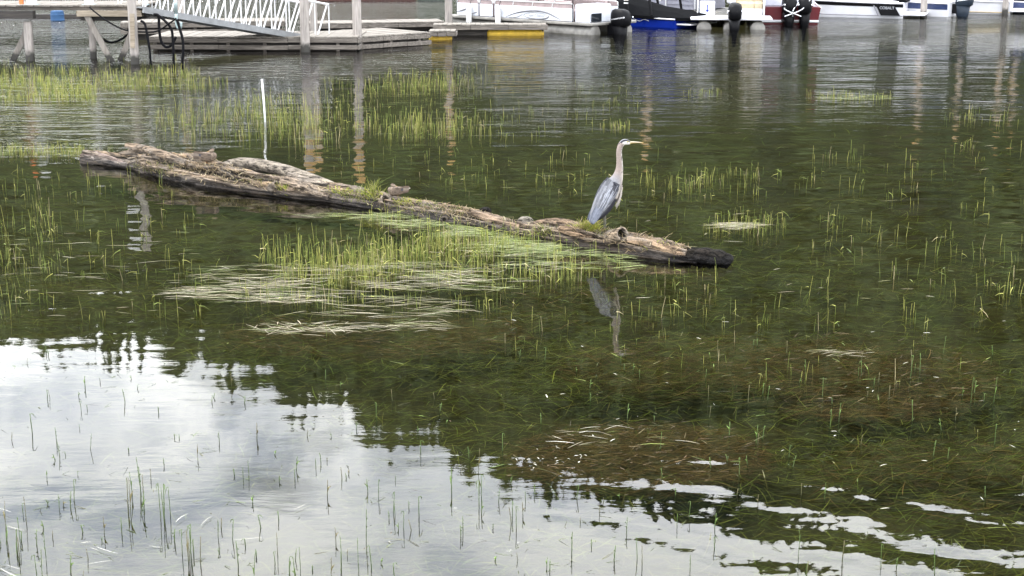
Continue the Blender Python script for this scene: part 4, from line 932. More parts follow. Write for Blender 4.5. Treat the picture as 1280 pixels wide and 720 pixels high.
for sd in (-1, 1):
    wing = MB(); W = random.Random(3)
    axis0 = Vector((.115, 0, .64)); axis1 = Vector((-.16, 0, .14)); dirw = (axis1 - axis0); perp = Vector((dirw.z, 0, -dirw.x)).normalized()
    if perp.x > 0: perp = -perp
    for row in range(9):
        t = row / 8
        for c_ in range(7):
            s_ = (c_ - 3) / 3.2 * (.045 + .06 * math.sin(math.pi * min(1, .2 + t)))
            a = axis0 + dirw * (.06 + .60 * t) + perp * (s_ * .85 + .022); b = a + dirw.normalized() * (.10 + .10 * t) + perp * (s_ * -.15)
            g = W.uniform(.6, 1.35); col = (.165 * g, .168 * g, .186 * g)
            if row >= 7 : col = (.135 * g, .145 * g, .18 * g)
            if row <= 1 and c_ <= 2 and s_ < 0: col = (.05, .05, .06)
            ya = wing_y(a.x, a.z) + .006 + .003 * (8 - row) * .3; yb = wing_y(b.x, b.z) + .012
            a.y = sd * ya; b.y = sd * max(yb, ya * .8); feather(wing, a, b, .020, sd, col)
    for c_ in range(7):      # dark flight feathers below the coverts
        a = Vector((-.03 - c_ * .012, 0, .36 - c_ * .025)); b = Vector((-.165 - .004 * c_, 0, .115 + .006 * c_)); a.y = sd * (wing_y(a.x, a.z) + .004); b.y = sd * .022; g = W.uniform(.7, 1.1); feather(wing, a, b, .022, sd, (.06 * g, .065 * g, .085 * g))
    for c_ in range(16):     # long pale scapular plumes
        t = W.random(); a = Vector((.08 - .10 * t, 0, .60 - .16 * t)) + perp * W.uniform(-.05, .06); b = a + dirw.normalized() * W.uniform(.12, .2); a.y = sd * (wing_y(a.x, a.z) + .014); b.y = sd * (wing_y(b.x, b.z) + .020); g = W.uniform(.9, 1.3); feather(wing, a, b, .0055, sd, (.33 * g, .34 * g, .38 * g))
    part('wing', wing, FEATHER, heron)
    m = MB(); m.col = (.018, .018, .026)   # black shoulder patch
    c0 = Vector((.085, 0, .585)); secs = []
    for r_, h_ in ((1.0, .006), (.7, .015), (.2, .018)): secs.append([(c0 + Vector((.020 * r_ * math.cos(t) - .012 * r_ * math.sin(t), 0, .036 * r_ * math.sin(t))) + Vector((0, sd * (wing_y(.10, .575) + h_), 0))) * S_ for t in [2 * math.pi * j / 14 for j in range(14)]])
    m.loft(secs); part('shoulder_patch', m, FEATHER, heron, smooth=True)
m = MB(); W = random.Random(9)
for i in range(70):      # breast plumes
    t = W.random(); a = Vector((.165 + .020 * math.sin(3 * t) - .01 * W.random(), W.uniform(-.05, .05) * (1 - .3 * t), .68 - .27 * t)); b = a + Vector((W.uniform(-.02, .015) - .05 * t, 0, -W.uniform(.09, .15)))
    g = W.uniform(.75, 1.1); feather(m, a, b, .006, 1 if a.y > 0 else -1, (.58 * g, .53 * g, .48 * g) if W.random() < .7 else (.30 * g, .25 * g, .23 * g), n=3)
o = part('breast_plume', m, FEATHER, heron); o['kind'] = 'stuff'
for k_, (y_, dx) in enumerate(((-.018, 0.0), (.03, -.012))):
    m = MB(); m.col = (.10, .095, .075); hip = Vector((-.015 + dx, y_, .33)); knee = Vector((-.012 + dx, y_, .205)); ank = Vector((.004 + dx, y_, .012))
    m.tube([v * S_ for v in (hip, hip.lerp(knee, .5), knee + Vector((0, 0, .03)))], [.030 * S_, .018 * S_, .009 * S_], 10, cols=[(.25, .2, .2), (.2, .17, .16), (.12, .10, .09)])
    m.tube([v * S_ for v in (knee + Vector((0, 0, .035)), knee, knee.lerp(ank, .5), ank)], [.0075 * S_, .0095 * S_, .0065 * S_, .0075 * S_], 10)
    lg = part('leg', m, HORN, heron, smooth=True)
    for ang, ln_ in ((-.45, .075), (.0, .085), (.45, .075), (math.pi, .06)):
        m = MB(); m.col = (.11, .10, .08); m.tube([v * S_ for v in (ank, ank + Vector((math.cos(ang) * ln_ * .5, math.sin(ang) * ln_ * .5, .006)), ank + Vector((math.cos(ang) * ln_, math.sin(ang) * ln_, -.008)))], [.006, .005, .002], 7); part('toe', m, HORN, lg, smooth=True)

# ------------------------------------------------------------------ ducks
def duck(px, py_foot, width_px, face, label, head_side):
    p, _ = log_seen(px, py_foot + 3)
    if p is None: p = PY(px, py_foot, P(px, py_foot + 25).y)
    h_ = log_top(p.x, p.y + .05) or p; s_ = width_px / SC(h_) / .40
    t = thing('duck', label, 'duck', tuple(h_ + Vector((0, 0, .0))), 0.0 if face > 0 else math.pi, 'ducks resting on the log'); t.scale = (1, 1, 1.18)
    W = random.Random(int(px)); st = [(-.21, .150, .006, .012), (-.17, .140, .020, .035), (-.11, .122, .048, .062), (-.04, .110, .070, .082), (.03, .106, .080, .088), (.10, .106, .080, .084), (.15, .112, .066, .068), (.185, .122, .042, .044), (.20, .128, .012, .012)]
    q = cat_rom([(a, b, c_) for a, b, c_, _ in st], 4); qw = cat_rom([(d_, 0, 0) for *_, d_ in st], 4); secs = []; cols = []
    for i, (a, w_) in enumerate(zip(q, qw)):
        secs.append([(a[0] * s_, w_[0] * math.cos(t_) * s_, (a[1] + a[2] * math.sin(t_)) * s_) for t_ in [2 * math.pi * j / 26 for j in range(26)]])
        for j in range(26):
            sn = math.sin(2 * math.pi * j / 26); e = noise.noise((i * 1.3, j * 1.1, px)); k0 = .45 + 1.6 * e
            base = np.array((.050, .036, .027)) * (1 - max(0, min(1, k0))) + np.array((.21, .160, .118)) * max(0, min(1, k0))
            if sn < -.4: base = base * .7 + np.array((.25, .19, .14)) * .3
            cols.append(tuple(float(x) for x in base))
    m = MB(); m.loft(secs); m.c = cols; part('body', m, FEATHER, t, smooth=True)
    # head laid back over the shoulder, bill tucked in
    hx, hz = (.115, .205) if head_side > 0 else (.09, .200); m = MB(); secs = []
    for i in range(9):
        a_ = math.pi * (i + .25) / 8.5; secs.append([((hx - .050 * math.cos(a_)) * s_, (.036 * math.sin(a_) * math.cos(b_) - .01) * s_, (hz + .034 * math.sin(a_) * math.sin(b_) - .012 * math.cos(a_)) * s_) for b_ in [2 * math.pi * j / 16 for j in range(16)]])
    m.loft(secs); m.c = [tuple(np.array((.20, .155, .115)) * (1 + .5 * noise.noise((v[0] * 70, v[1] * 70, v[2] * 70))) if v[2] < (hz + .018) * s_ else (.075, .05, .035)) for v in m.v]; part('head', m, FEATHER, t, smooth=True)
    m = MB(); m.col = (.25, .14, .05); m.tube([((hx - .04) * s_, -.01 * s_, (hz - .005) * s_), ((hx - .075) * s_, -.012 * s_, (hz - .018) * s_), ((hx - .10) * s_, -.014 * s_, (hz - .03) * s_)], [.014 * s_, .014 * s_, .009 * s_], 10, .5); part('bill', m, HORN, t, smooth=True)
    for sd in (-1, 1):
        wing = MB()
        for row in range(6):
            for c_ in range(5):
                a = Vector((.11 - .045 * row, 0, .150 - .020 * c_ + .004 * row)); b = a + Vector((-.075 - .008 * row, 0, .012)); ya = .084 * math.sqrt(max(.1, 1 - ((a.z - .108) / .085) ** 2)); a.y = sd * (ya + .004); b.y = sd * (ya * .93 + .008 - .004 * row); g = W.uniform(.6, 1.5); col = (.095 * g, .070 * g, .052 * g)
                if row == 4 and c_ in (1, 2): col = (.045, .04, .045)
                if row == 5 and c_ in (1, 2): col = (.15, .12, .095)
                d = b - a; pr = Vector((0, 0, 1)); n = 3; vs = []
                for i in range(n + 1):
                    w_ = .013 * (1, 1.1, .9, .35)[i]; pp = a + d * (i / n); vs += [(pp + pr * w_) * s_, (pp + Vector((0, sd * .004, 0))) * s_, (pp - pr * w_) * s_]
                wing.add(vs, [(i * 3 + j, i * 3 + j + 1, i * 3 + j + 4, i * 3 + j + 3) for i in range(n) for j in range(2)], [tuple(x * (.8 if (v_ % 3) == 1 else 1.25) for x in col) for v_ in range(len(vs))])
        part('wing', wing, FEATHER, t)
        m = MB(); m.col = (.22, .10, .04); m.tube([(.0, sd * .03 * s_, .05 * s_), (.005 * s_, sd * .03 * s_, -.005)], .008 * s_, 8); m.tube([(.0, sd * .03 * s_, .004), (.05 * s_, sd * .035 * s_, .004)], [.006 * s_, .016 * s_], 8, .4); part('leg', m, HORN, t)
    m = MB(); W2 = random.Random(5)
    for i in range(7):
        y_ = (i - 3) * .011; g = W2.uniform(.85, 1.1); col = (.62 * g, .57 * g, .50 * g) if face < 0 else (.24, .18, .13)
        m.add([((-.185) * s_, (y_ - .008) * s_, .148 * s_), (-.185 * s_, (y_ + .008) * s_, .150 * s_), (-.255 * s_, (y_ * 1.5 + .004) * s_, .158 * s_), (-.255 * s_, (y_ * 1.5 - .004) * s_, .156 * s_), (-.19 * s_, y_ * s_, .136 * s_)], [(0, 1, 2, 3), (0, 4, 1), (1, 4, 2), (2, 4, 3), (3, 4, 0)], [col] * 5)
    part('tail', m, FEATHER, t)
duck(257, 202, 27, 1, 'brown mottled duck asleep with tail raised near the split bark', 1)
duck(497, 243, 25, -1, 'brown duck with pale tail resting above the round knot hole', -1)

# ------------------------------------------------------------------ water plants
def np_mesh(name, V, Fq, Cc, mat):
    me = bpy.data.meshes.new(name); me.vertices.add(len(V)); me.vertices.foreach_set('co', V.astype(np.float32).ravel())
    nf, k_ = Fq.shape; me.loops.add(nf * k_); me.loops.foreach_set('vertex_index', Fq.astype(np.int32).ravel())
    me.polygons.add(nf); me.polygons.foreach_set('loop_start', np.arange(0, nf * k_, k_, dtype=np.int32)); me.polygons.foreach_set('loop_total', np.full(nf, k_, dtype=np.int32))
    ca = me.color_attributes.new('col', 'FLOAT_COLOR', 'POINT'); ca.data.foreach_set('color', np.c_[Cc, np.ones(len(Cc))].astype(np.float32).ravel())
    me.materials.append(mat); me.update(); me.validate(); return me
def stems(base, vec, bend, w0, w1, col, K=3, sides=3):
    """thin tapered stems: base (N,3), vec (N,3) to the tip, bend (N,3) sideways at the tip"""
    N_ = len(base); t = np.linspace(0, 1, K + 1); V = np.zeros((N_, K + 1, sides, 3)); Cc = np.zeros((N_, K + 1, sides, 3))
    d = vec / np.linalg.norm(vec, axis=1, keepdims=True); a = np.cross(d, np.array([.31, .95, .12])); a /= np.linalg.norm(a, axis=1, keepdims=True); b = np.cross(a, d); ph = rng.uniform(0, 6.28, N_)
    for i, q in enumerate(t):
        c = base + vec * q + bend * q * q; w = (w0 + (w1 - w0) * q)[:, None]
        for j in range(sides):
            th = (ph + 2 * math.pi * j / sides)[:, None]; V[:, i, j] = c + a * np.cos(th) * w + b * np.sin(th) * w; Cc[:, i, j] = col
    idx = np.arange(N_)[:, None] * ((K + 1) * sides); fs = []
    for i in range(K):
        for j in range(sides): fs.append(np.stack([idx[:, 0] + i * sides + j, idx[:, 0] + i * sides + (j + 1) % sides, idx[:, 0] + (i + 1) * sides + (j + 1) % sides, idx[:, 0] + (i + 1) * sides + j], 1))
    return V.reshape(-1, 3), np.concatenate(fs), Cc.reshape(-1, 3)
def ribbons(c, ang, ln, w, arch, col, K=3, sag=None, tilt=None):
    """flat drifting blades centred on c, heading ang"""
    N_ = len(c); V = np.zeros((N_, K + 1, 2, 3)); Cc = np.zeros((N_, K + 1, 2, 3)); curve = rng.normal(0, .10, N_)
    for i in range(K + 1):
        q = i / K - .5; th = ang + curve * q * 1.6; x = np.cos(th) * ln * q; y = np.sin(th) * ln * q; z = arch * (1 - 4 * q * q) + (0 if tilt is None else tilt * q)
        cen_ = c + np.stack([x, y, z], 1); nx, ny = -np.sin(th), np.cos(th); ww = w * (.35 if i in (0, K) else 1) / 2
        for j, sg in ((0, -1), (1, 1)):
            V[:, i, j] = cen_ + np.stack([nx * ww * sg, ny * ww * sg, np.zeros(N_)], 1); Cc[:, i, j] = col
    idx = np.arange(N_) * ((K + 1) * 2); fs = [np.stack([idx + i * 2, idx + i * 2 + 1, idx + i * 2 + 3, idx + i * 2 + 2], 1) for i in range(K)]
    return V.reshape(-1, 3), np.concatenate(fs), Cc.reshape(-1, 3)
def merge(parts):
    V = np.concatenate([p_[0] for p_ in parts]); Cc = np.concatenate([p_[2] for p_ in parts]); o = 0; Fs = []
    for p_ in parts: Fs.append(p_[1] + o); o += len(p_[0])
    return V, np.concatenate(Fs), Cc
def Pn(px, py):
    x = (px - 640) / F; v = (360 - py) / F; dy = math.cos(PITCH) + v * math.sin(PITCH); dz = -math.sin(PITCH) + v * math.cos(PITCH); t = -CAM_H / dz
    return np.stack([x * t, dy * t, np.zeros_like(t)], 1)
def blob(px, py, rx, ry, n, rot=0.0, power=.6, slope=0.0):
    r = rng.random(n) ** power; t = rng.uniform(0, 2 * math.pi, n); x = rx * r * np.cos(t); y = ry * r * np.sin(t)
    return Pn(px + x, py + y + slope * x)
def rect(x0, x1, y0, y1, n): return Pn(rng.uniform(x0, x1, n), rng.uniform(y0, y1, n))
def clump(pts, k_, spread):
    q = np.repeat(pts, k_, 0); q[:, :2] += rng.normal(0, spread, (len(q), 2)); return q
def greens(n, bright=1.0, yellow=.5):
    g = rng.uniform(.65, 1.25, n)[:, None] * bright; a = np.array([.14, .175, .035]); b = np.array([.27, .27, .07]); c = np.array([.34, .29, .16]); t = rng.random(n)[:, None]
    col = np.where(t < yellow, b, a); col = np.where(t > .92, c, col); return col * g
def off_log(pts):
    """drop what would grow through the log"""
    d = np.array([[c_.x, c_.y] for c_ in cen]); keep = np.ones(len(pts), bool)
    for i in range(len(cen) - 1):
        a, b = d[i], d[i + 1]; ab = b - a; q = np.clip(((pts[:, :2] - a) @ ab) / (ab @ ab), 0, 1); dist = np.linalg.norm(pts[:, :2] - (a + q[:, None] * ab), axis=1); keep &= dist > max(rad[i], rad[i + 1]) * 1.0
    return pts[keep]
def thin(pts, keep_lo, scale, soft=.25):
    """patchy growth: drops points where a slow noise is low"""
    v = np.array([noise.noise((x * scale, y * scale * 1.6, 4.2)) + .5 * noise.noise((x * scale * 3, y * scale * 4, 1.2)) for x, y, _ in pts]) if len(pts) else np.zeros(0)
    return pts[rng.random(len(pts)) < np.clip((v + soft) / (2 * soft) + keep_lo * .5, keep_lo * .3, 1)]
# beds of upright reeds: (points, height range, lean, brightness)
beds = [
    (rect(-15, 250, 88, 112, 1700), .05, .24, 1.3), (rect(-15, 120, 108, 128, 800), .05, .24, 1.3), (blob(215, 106, 70, 8, 350), .06, .26, 1.1), (rect(-15, 250, 70, 90, 120), .05, .2, 1),
    (rect(-10, 105, 183, 196, 260), .04, .16, 1.2), (blob(150, 187, 60, 4, 60), .04, .14, 1),
    (blob(235, 152, 45, 22, 260), .08, .28, 1.15), (blob(330, 150, 75, 28, 620), .08, .30, 1.15), (blob(385, 160, 50, 28, 200), .08, .26, 1.1), (blob(520, 105, 75, 14, 420), .06, .24, 1.1), (blob(520, 160, 80, 16, 420), .08, .26, 1.15), (blob(560, 130, 90, 40, 220), .05, .24, 1), (blob(430, 120, 40, 25, 120), .05, .24, 1),
    (blob(620, 150, 70, 30, 110), .05, .22, 1), (blob(610, 92, 60, 12, 90), .04, .16, .9), (blob(720, 130, 80, 30, 70), .05, .2, .9),
    (blob(1068, 120, 60, 5, 260), .04, .16, 1.1), (blob(1230, 150, 60, 10, 70), .06, .22, 1), (blob(880, 116, 26, 4, 45), .04, .12, 1.1), (blob(770, 158, 20, 5, 60), .04, .14, 1.1),
    (clump(blob(880, 225, 110, 26, 50), 4, .05), .06, .22, 1.1), (blob(720, 225, 60, 30, 50), .05, .2, 1), (clump(rect(1000, 1280, 180, 380, 95), 3, .06), .06, .24, 1.05), (blob(930, 282, 55, 16, 160), .05, .22, 1.1), (rect(560, 900, 190, 290, 90), .05, .18, 1), (rect(400, 620, 190, 245, 70), .05, .18, 1),
    (clump(rect(0, 250, 215, 400, 110), 3, .05), .05, .24, 1.0), (clump(blob(30, 320, 60, 70, 25), 4, .06), .1, .30, 1.0), (blob(20, 350, 60, 60, 70), .06, .28, 1),
    (blob(470, 322, 150, 28, 620), .07, .30, 1.2), (blob(420, 330, 90, 30, 350), .08, .30, 1.2), (blob(620, 315, 150, 34, 900, slope=.14), .06, .24, 1.2), (blob(500, 360, 210, 32, 420), .05, .24, 1.1), (blob(720, 322, 70, 22, 320, slope=.2), .06, .22, 1.2), (blob(560, 290, 110, 18, 380, slope=.16), .05, .18, 1.2),
    (rect(760, 900, 320, 400, 80), .05, .24, 1.05), (clump(rect(820, 1280, 380, 480, 55), 2, .05), .05, .2, 1), (rect(400, 840, 380, 440, 60), .04, .16, 1),
]
allp = []; 
for pts, h0, h1, br in beds:
    pts = thin(off_log(pts), .45, .55); n = len(pts); hh = h0 + (h1 - h0) * rng.random(n) ** 1.9; lean = rng.normal(0, .06, (n, 2)); far_ = np.clip(pts[:, 1] / 20, .8, 2.0)
    base = pts.copy(); base[:, 2] = -.12; vec = np.stack([lean[:, 0] * hh, lean[:, 1] * hh, hh + .12], 1); bend = np.stack([rng.normal(0, .02, n), rng.normal(0, .02, n), np.zeros(n)], 1) * (hh / .2)[:, None]
    w = rng.uniform(.0026, .005, n) * far_ ** .6; allp.append(stems(base, vec, bend, w, w * .55, greens(n, br * 1.05)))
    # folded leaves and broken tops
    kf = rng.random(n) < .20; pb_ = pts[kf].copy(); nn = len(pb_)
    if nn:
        pb_[:, 2] = hh[kf] * rng.uniform(.3, 1.0, nn); an = rng.uniform(0, 6.28, nn); ln = rng.uniform(.04, .13, nn); vec = np.stack([np.cos(an) * ln, np.sin(an) * ln, rng.uniform(-.4, .8, nn) * ln], 1)
        w = rng.uniform(.003, .006, nn); allp.append(stems(pb_, vec, np.stack([np.zeros(nn), np.zeros(nn), -ln * .5], 1), w, w * .3, greens(nn, br * 1.2, .5), 2))
V, Fq, Cc = merge(allp); o = link('reeds', np_mesh('reeds', V, Fq, Cc, REED)); tag(o, 'beds of short green reeds standing in the shallows around the log', 'reeds', kind='stuff')

# single stems that stand apart in the open water
PROTO = []
def proto_stem(i):
    W = random.Random(40 + i); m = MB(); h_ = 1.0; bx, by = W.uniform(-.05, .05), W.uniform(-.03, .03); kk = 7; green = W.random(); c0 = (.035, .055, .018) if i % 3 else (.07, .085, .035)
    c1 = (.10, .16, .035) if green < .6 else (.15, .13, .06); pts = []; cols = []
    for q in range(kk):
        t = q / (kk - 1); pts.append((bx * t * t * 2, by * t * t * 2, lerp(-1.0, h_, t))); cols.append(tuple(lerp(a, b, max(0, t * 1.4 - .4)) for a, b in zip(c0, c1)))
    w_ = W.uniform(.020, .030); m.tube(pts, [w_ * lerp(1, .5, q / (kk - 1)) for q in range(kk)], 6, cols=cols)
    if i % 4 == 1:      # a folded tip
        tip = Vector(pts[-1]); m.col = c1; m.tube([tip, tip + Vector((W.uniform(.06, .14) * (1 if i % 8 == 1 else -1), .02, -.02)), tip + Vector((W.uniform(.12, .3) * (1 if i % 8 == 1 else -1), .03, -.28))], [w_ * .5, w_ * .6, .002], 5)
    if i % 4 == 2:      # a side leaf low down
        m.col = tuple(x * 1.5 for x in c1); b = Vector(pts[4]); m.tube([b, b + Vector((.05, .02, .2)), b + Vector((.16, .03, .32))], [.02, .035, .003], 5)
    if i % 4 == 3:      # node rings
        m.col = tuple(x * .6 for x in c1)
        for t in (.45, .7): m.tube([(0, 0, t - .015), (0, 0, t + .015)], w_ * 1.25, 6)
    return m.mesh('reed_stem', REED, True)
PROTO = [proto_stem(i) for i in range(16)]
def reed(pos_, h_, mesh_i, width, label, group, lean=(0, 0)):
    o = link('reed_stem', PROTO[mesh_i]); o.location = pos_; o.scale = (width, width, h_); o.rotation_euler = (lean[0], lean[1], random.uniform(0, 6.28)); tag(o, label, 'reed', group)
W = random.Random(77)
def scatter(lab, grp, spec):
    for (x0, x1, y0, y1, n, h0, h1) in spec:
        for i in range(n):
            p = P(W.uniform(x0, x1), W.uniform(y0, y1)); hh = lerp(h0, h1, W.random() ** 1.4); reed(p, hh, (mi := W.randrange(16)), .16 * W.uniform(.7, 1.15), ('short ' if hh < .09 else 'tall ') + lab + (' with a plain top', ' with a folded tip', ' with one short side leaf', ' with ringed nodes')[mi % 4], grp, (W.gauss(0, .04), W.gauss(0, .045)))
scatter('thin dark reed stem in the sky mirroring water', 'reed stems in the bright water', [
    (0, 640, 590, 725, 62, .03, .16), (145, 180, 612, 650, 9, .12, .28), (200, 216, 640, 656, 4, .14, .26), (226, 250, 690, 716, 6, .08, .2), (0, 60, 640, 725, 12, .06, .2), (60, 560, 470, 600, 44, .03, .13), (420, 470, 660, 725, 5, .1, .26), (600, 900, 610, 720, 22, .03, .14), (540, 660, 560, 660, 9, .06, .18), (280, 420, 690, 735, 10, .06, .2), (900, 1280, 690, 730, 8, .05, .18), (0, 110, 440, 560, 9, .05, .16)])
scatter('pale yellow green reed shoot in the dark weedy shallows', 'reed shoots in the weedy shallows', [
    (840, 1280, 420, 640, 42, .04, .17), (980, 1280, 440, 540, 16, .08, .22), (640, 900, 430, 600, 16, .04, .14)])

# drifting weed under the surface
def submerged(pts, zlo, zhi, l0, l1, w0, w1, cols, spreadang=.75):
    brown = cols[0] == BR[0]
    pts = thin(off_log(pts), .3 if brown else .85, .5, .35); n = len(pts); c = pts.copy(); c[:, 2] = rng.uniform(zlo, zhi, n); ang = rng.normal(.05, spreadang, n); ln = rng.uniform(l0, l1, n)
    pick = rng.integers(0, len(cols), n); col = np.array(cols)[pick] * (.35 + 1.5 * rng.random(n) ** 2.2)[:, None]
    return ribbons(c, ang, ln, rng.uniform(w0, w1, n), rng.uniform(-.01, .015, n), col, 3, tilt=rng.normal(0, .03, n))
GR = [(.07, .10, .022), (.10, .145, .030), (.055, .070, .021), (.145, .175, .042), (.10, .098, .034)]
BR = [(.11, .070, .036), (.15, .10, .052), (.08, .055, .030), (.11, .09, .042), (.20, .145, .085)]
pr_ = [submerged(rect(-40, 1320, 415, 735, 27000), -.22, -.01, .08, .30, .0035, .007, GR, .8), submerged(rect(-40, 1320, 330, 480, 20000), -.22, -.01, .10, .36, .004, .008, GR, .75), submerged(rect(-40, 1320, 200, 345, 19000), -.24, -.01, .12, .45, .005, .011, GR, .7),
       submerged(rect(-60, 1340, 120, 215, 8000), -.3, -.02, .2, .6, .008, .016, GR),
       submerged(blob(1080, 465, 170, 52, 8000), -.12, -.012, .10, .36, .003, .006, BR, .5), submerged(blob(800, 565, 160, 42, 8000), -.12, -.012, .10, .34, .003, .006, BR, .5), submerged(blob(470, 412, 190, 28, 6000), -.12, -.012, .12, .4, .0035, .007, BR, .45), submerged(blob(1160, 590, 160, 50, 3500), -.12, -.02, .10, .34, .003, .006, BR + GR, .6), submerged(blob(900, 450, 200, 40, 3500), -.14, -.02, .12, .36, .0035, .006, BR, .5), submerged(rect(540, 900, 330, 400, 3000), -.12, -.01, .12, .34, .004, .007, BR + GR, .5)]
V, Fq, Cc = merge(pr_); o = link('submerged_grass', np_mesh('submerged_grass', V, Fq, Cc, SUBGRASS)); tag(o, 'tangled green and brown grass blades drifting just under the surface', 'grass', kind='stuff')

# dead straw floating on the surface
ST_ = [(.28, .235, .155), (.34, .295, .205), (.20, .19, .09), (.17, .20, .075), (.42, .38, .29)]; SG = [(.18, .22, .07), (.24, .27, .10), (.34, .35, .19), (.15, .19, .05)]; SW = [(.66, .64, .56), (.58, .55, .45)]
def floating(pts, l0, l1, w0, w1, cols, zlo=.003, zhi=.022, sa=.30):
    pts = thin(off_log(pts), .25, 1.4); n = len(pts); c = pts.copy(); c[:, 2] = rng.uniform(zlo, zhi, n); col = np.array(cols)[rng.integers(0, len(cols), n)] * rng.uniform(.6, 1.2, n)[:, None]
    return ribbons(c, rng.normal(.03, sa, n), rng.uniform(l0, l1, n), rng.uniform(w0, w1, n), rng.uniform(0, .005, n), col, 3, tilt=rng.normal(0, .008, n))
fl = [floating(blob(430, 345, 190, 18, 420), .12, .5, .005, .010, ST_), floating(blob(330, 368, 120, 12, 260), .12, .5, .005, .010, ST_), floating(blob(470, 385, 130, 14, 240), .12, .45, .005, .009, ST_), floating(blob(560, 340, 140, 26, 380), .1, .4, .005, .010, ST_ + SG), floating(blob(580, 290, 120, 14, 700, slope=.16), .1, .45, .006, .012, SG), floating(blob(670, 312, 130, 20, 650, slope=.15), .1, .4, .006, .011, SG), floating(blob(440, 272, 60, 5, 90), .15, .6, .006, .010, SG),
      floating(blob(922, 283, 32, 4, 150), .1, .4, .005, .010, ST_), floating(blob(390, 412, 80, 8, 110), .08, .3, .005, .009, ST_, sa=.6), floating(blob(510, 408, 70, 7, 70), .08, .3, .004, .008, ST_), floating(rect(0, 260, 290, 400, 90), .08, .35, .005, .009, ST_),
      floating(rect(-10, 270, 86, 128, 230), .2, .8, .010, .02, ST_ + SG, sa=.12), floating(rect(-10, 120, 186, 196, 90), .15, .5, .008, .015, SG), floating(rect(440, 640, 88, 170, 90), .15, .6, .009, .016, SG, sa=.2), floating(blob(1065, 123, 60, 3, 80), .15, .5, .008, .014, SG), floating(rect(250, 420, 120, 180, 60), .1, .5, .007, .013, SG),
      floating(rect(560, 1280, 170, 380, 90), .05, .25, .006, .010, ST_), floating(blob(1050, 440, 40, 7, 50), .05, .2, .003, .006, ST_), floating(blob(780, 548, 90, 16, 55), .05, .22, .003, .006, SW + ST_, sa=.5), floating(rect(640, 1280, 400, 640, 45), .012, .07, .004, .008, SW, sa=.9), floating(blob(690, 575, 45, 14, 22), .01, .03, .004, .008, SW), floating(rect(0, 400, 600, 735, 30), .05, .2, .002, .0035, SW, sa=.7), floating(rect(400, 800, 470, 720, 50), .01, .05, .003, .007, SW + BR, sa=.9)]
V, Fq, Cc = merge(fl); o = link('floating_straw', np_mesh('floating_straw', V, Fq, Cc, STRAW)); tag(o, 'mats of pale dead straw and cut grass floating on the surface', 'straw', kind='stuff')

# tufts, moss and litter on the log: one part
tf = []
def on_log(px, py, rx, ry, n):
    res = []
    for _ in range(n * 3):
        if len(res) >= n: break
        p, nn = log_seen(px + random.gauss(0, rx), py + random.gauss(0, ry))
        if p is not None and p.z > .02: res.append((p.x, p.y, p.z - .01))
    return np.array(res) if res else np.zeros((0, 3))
def tuft(px, py, rx, ry, n, h0, h1, cols, lean=.5):
    q = on_log(px, py, rx, ry, n); n = len(q)
    if not n: return
    hh = rng.uniform(h0, h1, n); vec = np.stack([rng.normal(0, lean, n) * hh, rng.normal(-.15, lean, n) * hh, hh], 1); w = rng.uniform(.003, .006, n); col = np.array(cols)[rng.integers(0, len(cols), n)] * rng.uniform(.7, 1.25, n)[:, None]
    tf.append(stems(q, vec, np.stack([rng.normal(0, .3, n) * hh, rng.normal(-.1, .3, n) * hh, -rng.random(n) * hh * .5], 1), w, w * .3, col, 3))
YG = [(.34, .37, .05), (.46, .44, .09), (.25, .30, .05)]; MG = [(.16, .19, .03), (.24, .24, .05), (.10, .13, .025), (.34, .30, .14)]; DS = [(.42, .33, .19), (.34, .26, .14), (.50, .42, .27), (.26, .19, .10)]
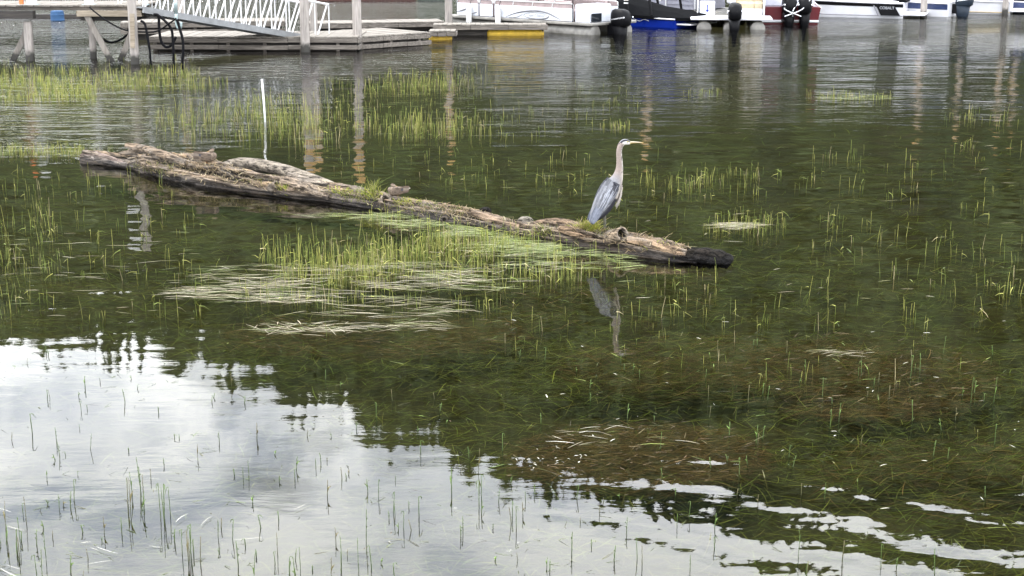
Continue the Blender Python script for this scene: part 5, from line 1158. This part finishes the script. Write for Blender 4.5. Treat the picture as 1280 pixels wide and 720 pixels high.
tuft(736, 284, 8, 2.5, 260, .07, .19, YG + DS[:1]); tuft(758, 292, 12, 4, 110, .04, .10, DS + MG[:1]); tuft(722, 287, 3, 2, 14, .08, .2, DS); tuft(428, 240, 10, 3, 120, .03, .07, YG); tuft(465, 243, 8, 4, 150, .05, .14, MG + YG); tuft(470, 236, 4, 2, 26, .14, .26, MG); tuft(445, 246, 14, 4, 120, .03, .08, MG)
tuft(540, 259, 34, 5, 420, .02, .06, MG + DS); tuft(508, 252, 8, 2, 90, .03, .07, YG); tuft(575, 268, 14, 5, 120, .03, .08, DS); tuft(205, 212, 8, 4, 70, .03, .09, MG); tuft(170, 214, 10, 4, 40, .03, .08, MG); tuft(355, 234, 5, 3, 50, .04, .1, YG); tuft(270, 212, 30, 6, 240, .02, .06, DS); tuft(330, 226, 24, 5, 160, .02, .05, DS + MG); tuft(230, 205, 30, 7, 200, .02, .06, DS); tuft(680, 290, 8, 4, 70, .04, .1, MG)
tuft(800, 300, 14, 3, 80, .03, .09, DS); tuft(822, 306, 14, 4, 70, .03, .09, DS + YG); tuft(852, 309, 5, 2, 30, .03, .07, DS); tuft(620, 274, 26, 4, 90, .015, .04, DS)
V, Fq, Cc = merge(tf); V = V - np.array([cen[0].x, cen[0].y, 0]); o = link('moss_tuft', np_mesh('moss_tuft', V, Fq, Cc, REED), log); o['kind'] = 'stuff'; o['label'] = 'yellow green moss and dry grass tufts'
# twigs and fibres lying along the bark
tw = []
q = np.concatenate([on_log(210, 208, 45, 9, 130), on_log(300, 226, 40, 8, 90), on_log(390, 238, 25, 6, 40), on_log(640, 285, 60, 7, 60), on_log(790, 306, 40, 7, 50)]); n = len(q)
ang = math.atan2(ax.y, ax.x) + rng.normal(0, .8, n); c = q + np.array([0, 0, .02]); V, Fq, Cc = ribbons(c, ang, rng.uniform(.08, .35, n), rng.uniform(.005, .011, n), rng.uniform(.0, .03, n), np.array(DS)[rng.integers(0, 4, n)] * rng.uniform(.5, 1.1, n)[:, None], 3)
o = link('bark_litter', np_mesh('bark_litter', V - np.array([cen[0].x, cen[0].y, 0]), Fq, Cc, STRAW), log); o['kind'] = 'stuff'
